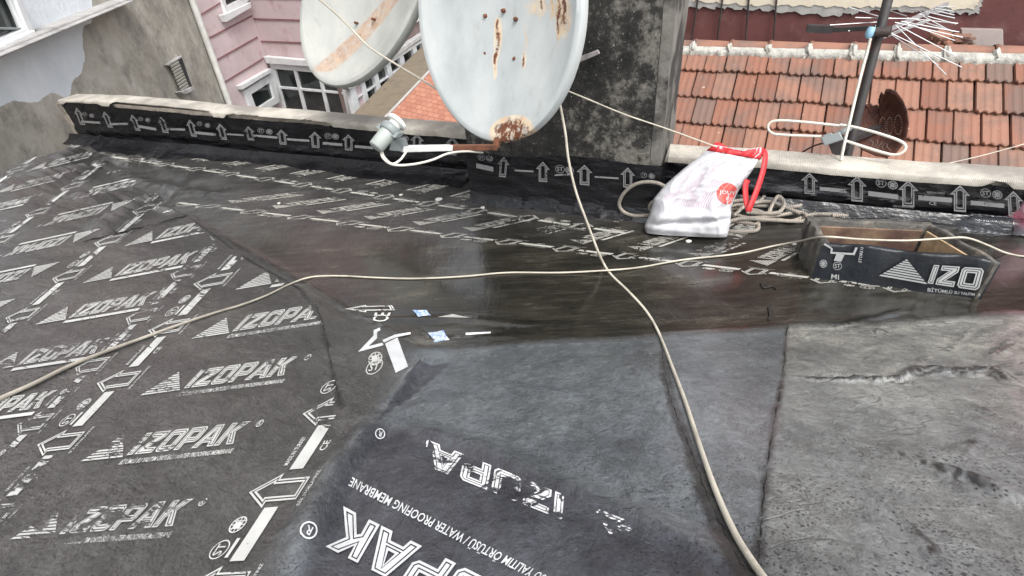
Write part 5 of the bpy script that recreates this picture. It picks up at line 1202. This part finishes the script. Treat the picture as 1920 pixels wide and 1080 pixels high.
def window(px, surf, nn, parent, nx_=2, ny_=1, fr=.16, frm=None, name='window', grid=None, depth=.05):
    """px: tl, tr, br, bl in photo pixels."""
    tl, tr, br, bl = [np.array(p, float) for p in px]; Q = lambda u, v: tuple((tl * (1 - u) + tr * u) * (1 - v) + (bl * (1 - u) + br * u) * v)
    w_ = quadslab([Q(.01, .01), Q(.99, .01), Q(.99, .99), Q(.01, .99)], .012, .02, surf, nn, M_glass, name, parent)
    mb = MB()
    def bar(u0, v0, u1, v1, off=depth, th=depth): mb.hexa([surf(*Q(u0, v0), off), surf(*Q(u1, v0), off), surf(*Q(u1, v1), off), surf(*Q(u0, v1), off)], -nn * (th - .002))
    bar(-.0, -.0, fr * .7, 1); bar(1 - fr * .7, 0, 1, 1); bar(fr * .7, 0, 1 - fr * .7, fr, depth * .97); bar(fr * .7, 1 - fr, 1 - fr * .7, 1, depth * .97)
    for i in range(1, nx_): u = i / nx_; bar(u - fr * .25, fr, u + fr * .25, 1 - fr, depth * .92)
    for j in range(1, ny_): v = (grid[j - 1] if grid else j / ny_); bar(fr * .7, v - fr * .22, 1 - fr * .7, v + fr * .22, depth * .85)
    mb.build('frame', M_wpvc, w_, bevel=.004); return w_
window([(-60, -55), (28, -22), (66, 58), (-50, 118)], lw, lnn, gh, 1, 1, .13, depth=.08)
quadslab([(-60, 112), (66, 56), (68, 66), (-60, 124)], .12, .1, lw, lnn, M_wpvc, 'sill', gh)
quadslab([(8, -20), (14, -20), (52, 58), (46, 60)], .06, .03, lw, lnn, M_wpvc, 'casement', gh)
quadslab([(-60, 48), (50, 52), (50, 56), (-60, 54)], .05, .03, lw, lnn, M_feed, 'casement', gh)
# louvred vent
vt = quadslab([(318, 122), (341, 107), (361, 164), (341, 174)], .02, .01, lw, lnn, simple('dark_recess', (.03, .03, .03), .9), 'vent', gh)
mb = MB()
for i in range(9):
    t = (i + .3) / 9; a_ = np.array((320, 122)) + np.array((21, 50)) * t; b_ = np.array((335, 113)) + np.array((20, 49)) * t; mb.hexa([lw(*a_, .06), lw(*b_, .06), lw(b_[0] + 1, b_[1] + 3.6, .04), lw(a_[0] + 1, a_[1] + 3.6, .04)], -lnn * .015)
mb.build('louvre', simple('louvre_paint', (.48, .47, .42), .6, .15, 20), vt)
quadslab([(340, 172), (362, 162), (368, 168), (346, 178)], .08, .08, lw, lnn, M_led, 'sill', gh); quadslab([(314, 121), (341, 104), (343, 107), (317, 124)], .05, .05, lw, lnn, M_led, 'lintel', gh)
mb = MB(); mb.tube([lw(355, -14, .05), lw(427, 186, .05), lw(440, 222, .05)], .045, 10); tag(mb.build('downpipe', simple('pale_pipe', (.50, .49, .46), .6, .15, 6, dirt=(.3, .29, .27)), gh, True), '', '') if False else mb.build('downpipe', simple('pale_pipe', (.50, .49, .46), .6, .15, 6, dirt=(.3, .29, .27)), gh, True)
# pink house
ph = thing('pink_house', 'pink clapboard-lined house between the grey house and the left satellite dish', 'house')
M_pink = simple('pink_paint', (.52, .42, .425), .8, .10, 2.5, bump=.25, bscale=9, dirt=(.40, .24, .24), bdist=.01); M_groove = simple('groove_brown', (.22, .11, .11), .8)
f1, n1 = wsurf(C1, dF1); K1 = f1(484, 60); f2, n2 = wsurf(K1, dF2); K0 = C1.copy(); K2 = f2(664, 190); f3, n3 = wsurf(K2, dF3)
def vwall(A, B, z0, z1, nn, mat, nm, parent, th=.25):
    A = A * [1, 1, 0]; B = B * [1, 1, 0]; mb = MB(); mb.hexa([A + [0, 0, z0], B + [0, 0, z0], B + [0, 0, z1], A + [0, 0, z1]], -nn * th); return mb.build(nm, mat, parent)
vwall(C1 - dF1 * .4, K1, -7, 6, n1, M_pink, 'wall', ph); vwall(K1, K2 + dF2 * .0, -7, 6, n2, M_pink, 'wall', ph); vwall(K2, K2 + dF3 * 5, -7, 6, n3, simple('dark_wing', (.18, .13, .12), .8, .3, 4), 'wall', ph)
for a_, b_ in (((375, 27), (470, -30)), ((388, 72), (473, 28)), ((401, 114), (483, 68)), ((414, 157), (494, 108))):
    quadslab([a_, b_, (b_[0] + .6, b_[1] + 3), (a_[0] + .6, a_[1] + 3)], .012, .01, f1, n1, M_groove, 'groove', ph, 0)
for a_, b_ in (((471, 34), (640, 39)), ((483, 76), (640, 82)), ((460, -6), (640, -2))):
    quadslab([a_, b_, (b_[0], b_[1] + 3), (a_[0], a_[1] + 3)], .012, .01, f2, n2, M_groove, 'groove', ph, 0)
window([(404, -40), (452, -60), (467, 2), (424, 24)], f1, n1, ph, 1, 1, .16); quadslab([(420, 28), (470, 4), (472, 14), (426, 41)], .10, .09, f1, n1, M_wpvc, 'sill', ph)
window([(458, 170), (512, 136), (526, 190), (478, 222)], f1, n1, ph, 1, 1, .24); quadslab([(456, 168), (512, 134), (508, 128), (452, 160)], .09, .09, f1, n1, M_wpvc, 'lintel', ph)
window([(505, 119), (640, 131), (668, 262), (540, 250)], f2, n2, ph, 3, 2, .075, grid=[.34])
quadslab([(493, 106), (640, 119), (644, 130), (500, 119)], .10, .09, f2, n2, M_wpvc, 'lintel', ph)
window([(655, 165), (800, 68), (812, 120), (668, 222)], f3, n3, ph, 6, 2, .10, grid=[.45], depth=.08)
window([(640, 60), (800, -40), (800, 30), (650, 130)], f3, n3, ph, 5, 1, .08, depth=.06)
quadslab([(650, 160), (800, 58), (800, 66), (655, 168)], .14, .12, f3, n3, M_led, 'lintel', ph)
# low roofs between the houses
zb = EYE[2] + ray(700, 190)[2] * 9.0
lr = thing('low_flat_roof', 'flat brown mossy roof below the windows between the two satellite dishes', 'roof')
mb = MB(); LQ = [on_z(654, 222, zb), on_z(700, 300, zb), on_z(1000, 300, zb), on_z(1000, 60, zb), on_z(792, 86, zb)]; mb.add(LQ + [p - [0, 0, .15] for p in LQ], [(0, 1, 2, 3, 4), (9, 8, 7, 6, 5)] + [(i, (i + 1) % 5, 5 + (i + 1) % 5, 5 + i) for i in range(5)])
mb.build('roof_deck', simple('mossy_brown', (.17, .135, .095), .9, .3, 4, bump=.7, bscale=16, dirt=(.08, .07, .05), dirtamt=(.5, .7)), lr); 
mb = MB(); LC = sum(LQ) / 5; LW_ = [p + (LC - p) * .03 - [0, 0, .15] for p in LQ]; mb.add(LW_ + [p - [0, 0, 4.9] for p in LW_], [(i, (i + 1) % 5, 5 + (i + 1) % 5, 5 + i) for i in range(5)]); mb.build('wall', M_wallgrey, lr)
sr = thing('shingle_roof', 'small orange brick-pattern roof just above the parapet left of the large dish', 'roof')
n = N('shingle_orange'); br = n.new('ShaderNodeTexBrick'); br.inputs['Scale'].default_value = 5.5; br.inputs['Color1'].default_value = (.33, .13, .085, 1); br.inputs['Color2'].default_value = (.42, .19, .125, 1); br.inputs['Mortar'].default_value = (.16, .055, .04, 1); br.inputs['Mortar Size'].default_value = .018; br.inputs['Row Height'].default_value = .35
n.link(n.mapping((1, 1, 1), (0, 0, .5)), br.inputs['Vector']); n.color(n.mix(n.ramp(n.noise(3), [(.4, 0), (.8, .5)]), br.outputs[0], (.30, .16, .11))); n.rough(.85); n.bump(br.outputs['Fac'], -.6, .02)
SRP = on_z(735, 214, zb + .12); sn = np.array([-.15, -.45, .88]); sn /= np.linalg.norm(sn); ssf = lambda x, y: on_plane(x, y, SRP, sn)
mb = MB(); mb.hexa([ssf(700, 245), ssf(1000, 262), ssf(960, 120), ssf(806, 134)], -sn * .08); mb.build('roof_deck', n.m, sr); mb = MB(); mb.tube([ssf(700, 245) + sn * .01, ssf(806, 134) + sn * .01], .018, 8); mb.build('verge', M_led, sr)
# ground far below
g = MB(); g.hexa([(-150, -150, -7), (150, -150, -7), (150, 150, -7), (-150, 150, -7)], (0, 0, -.2)); o = g.build('ground', simple('street_ground', (.10, .10, .095), .9, .3, .5)); o['kind'] = 'structure'
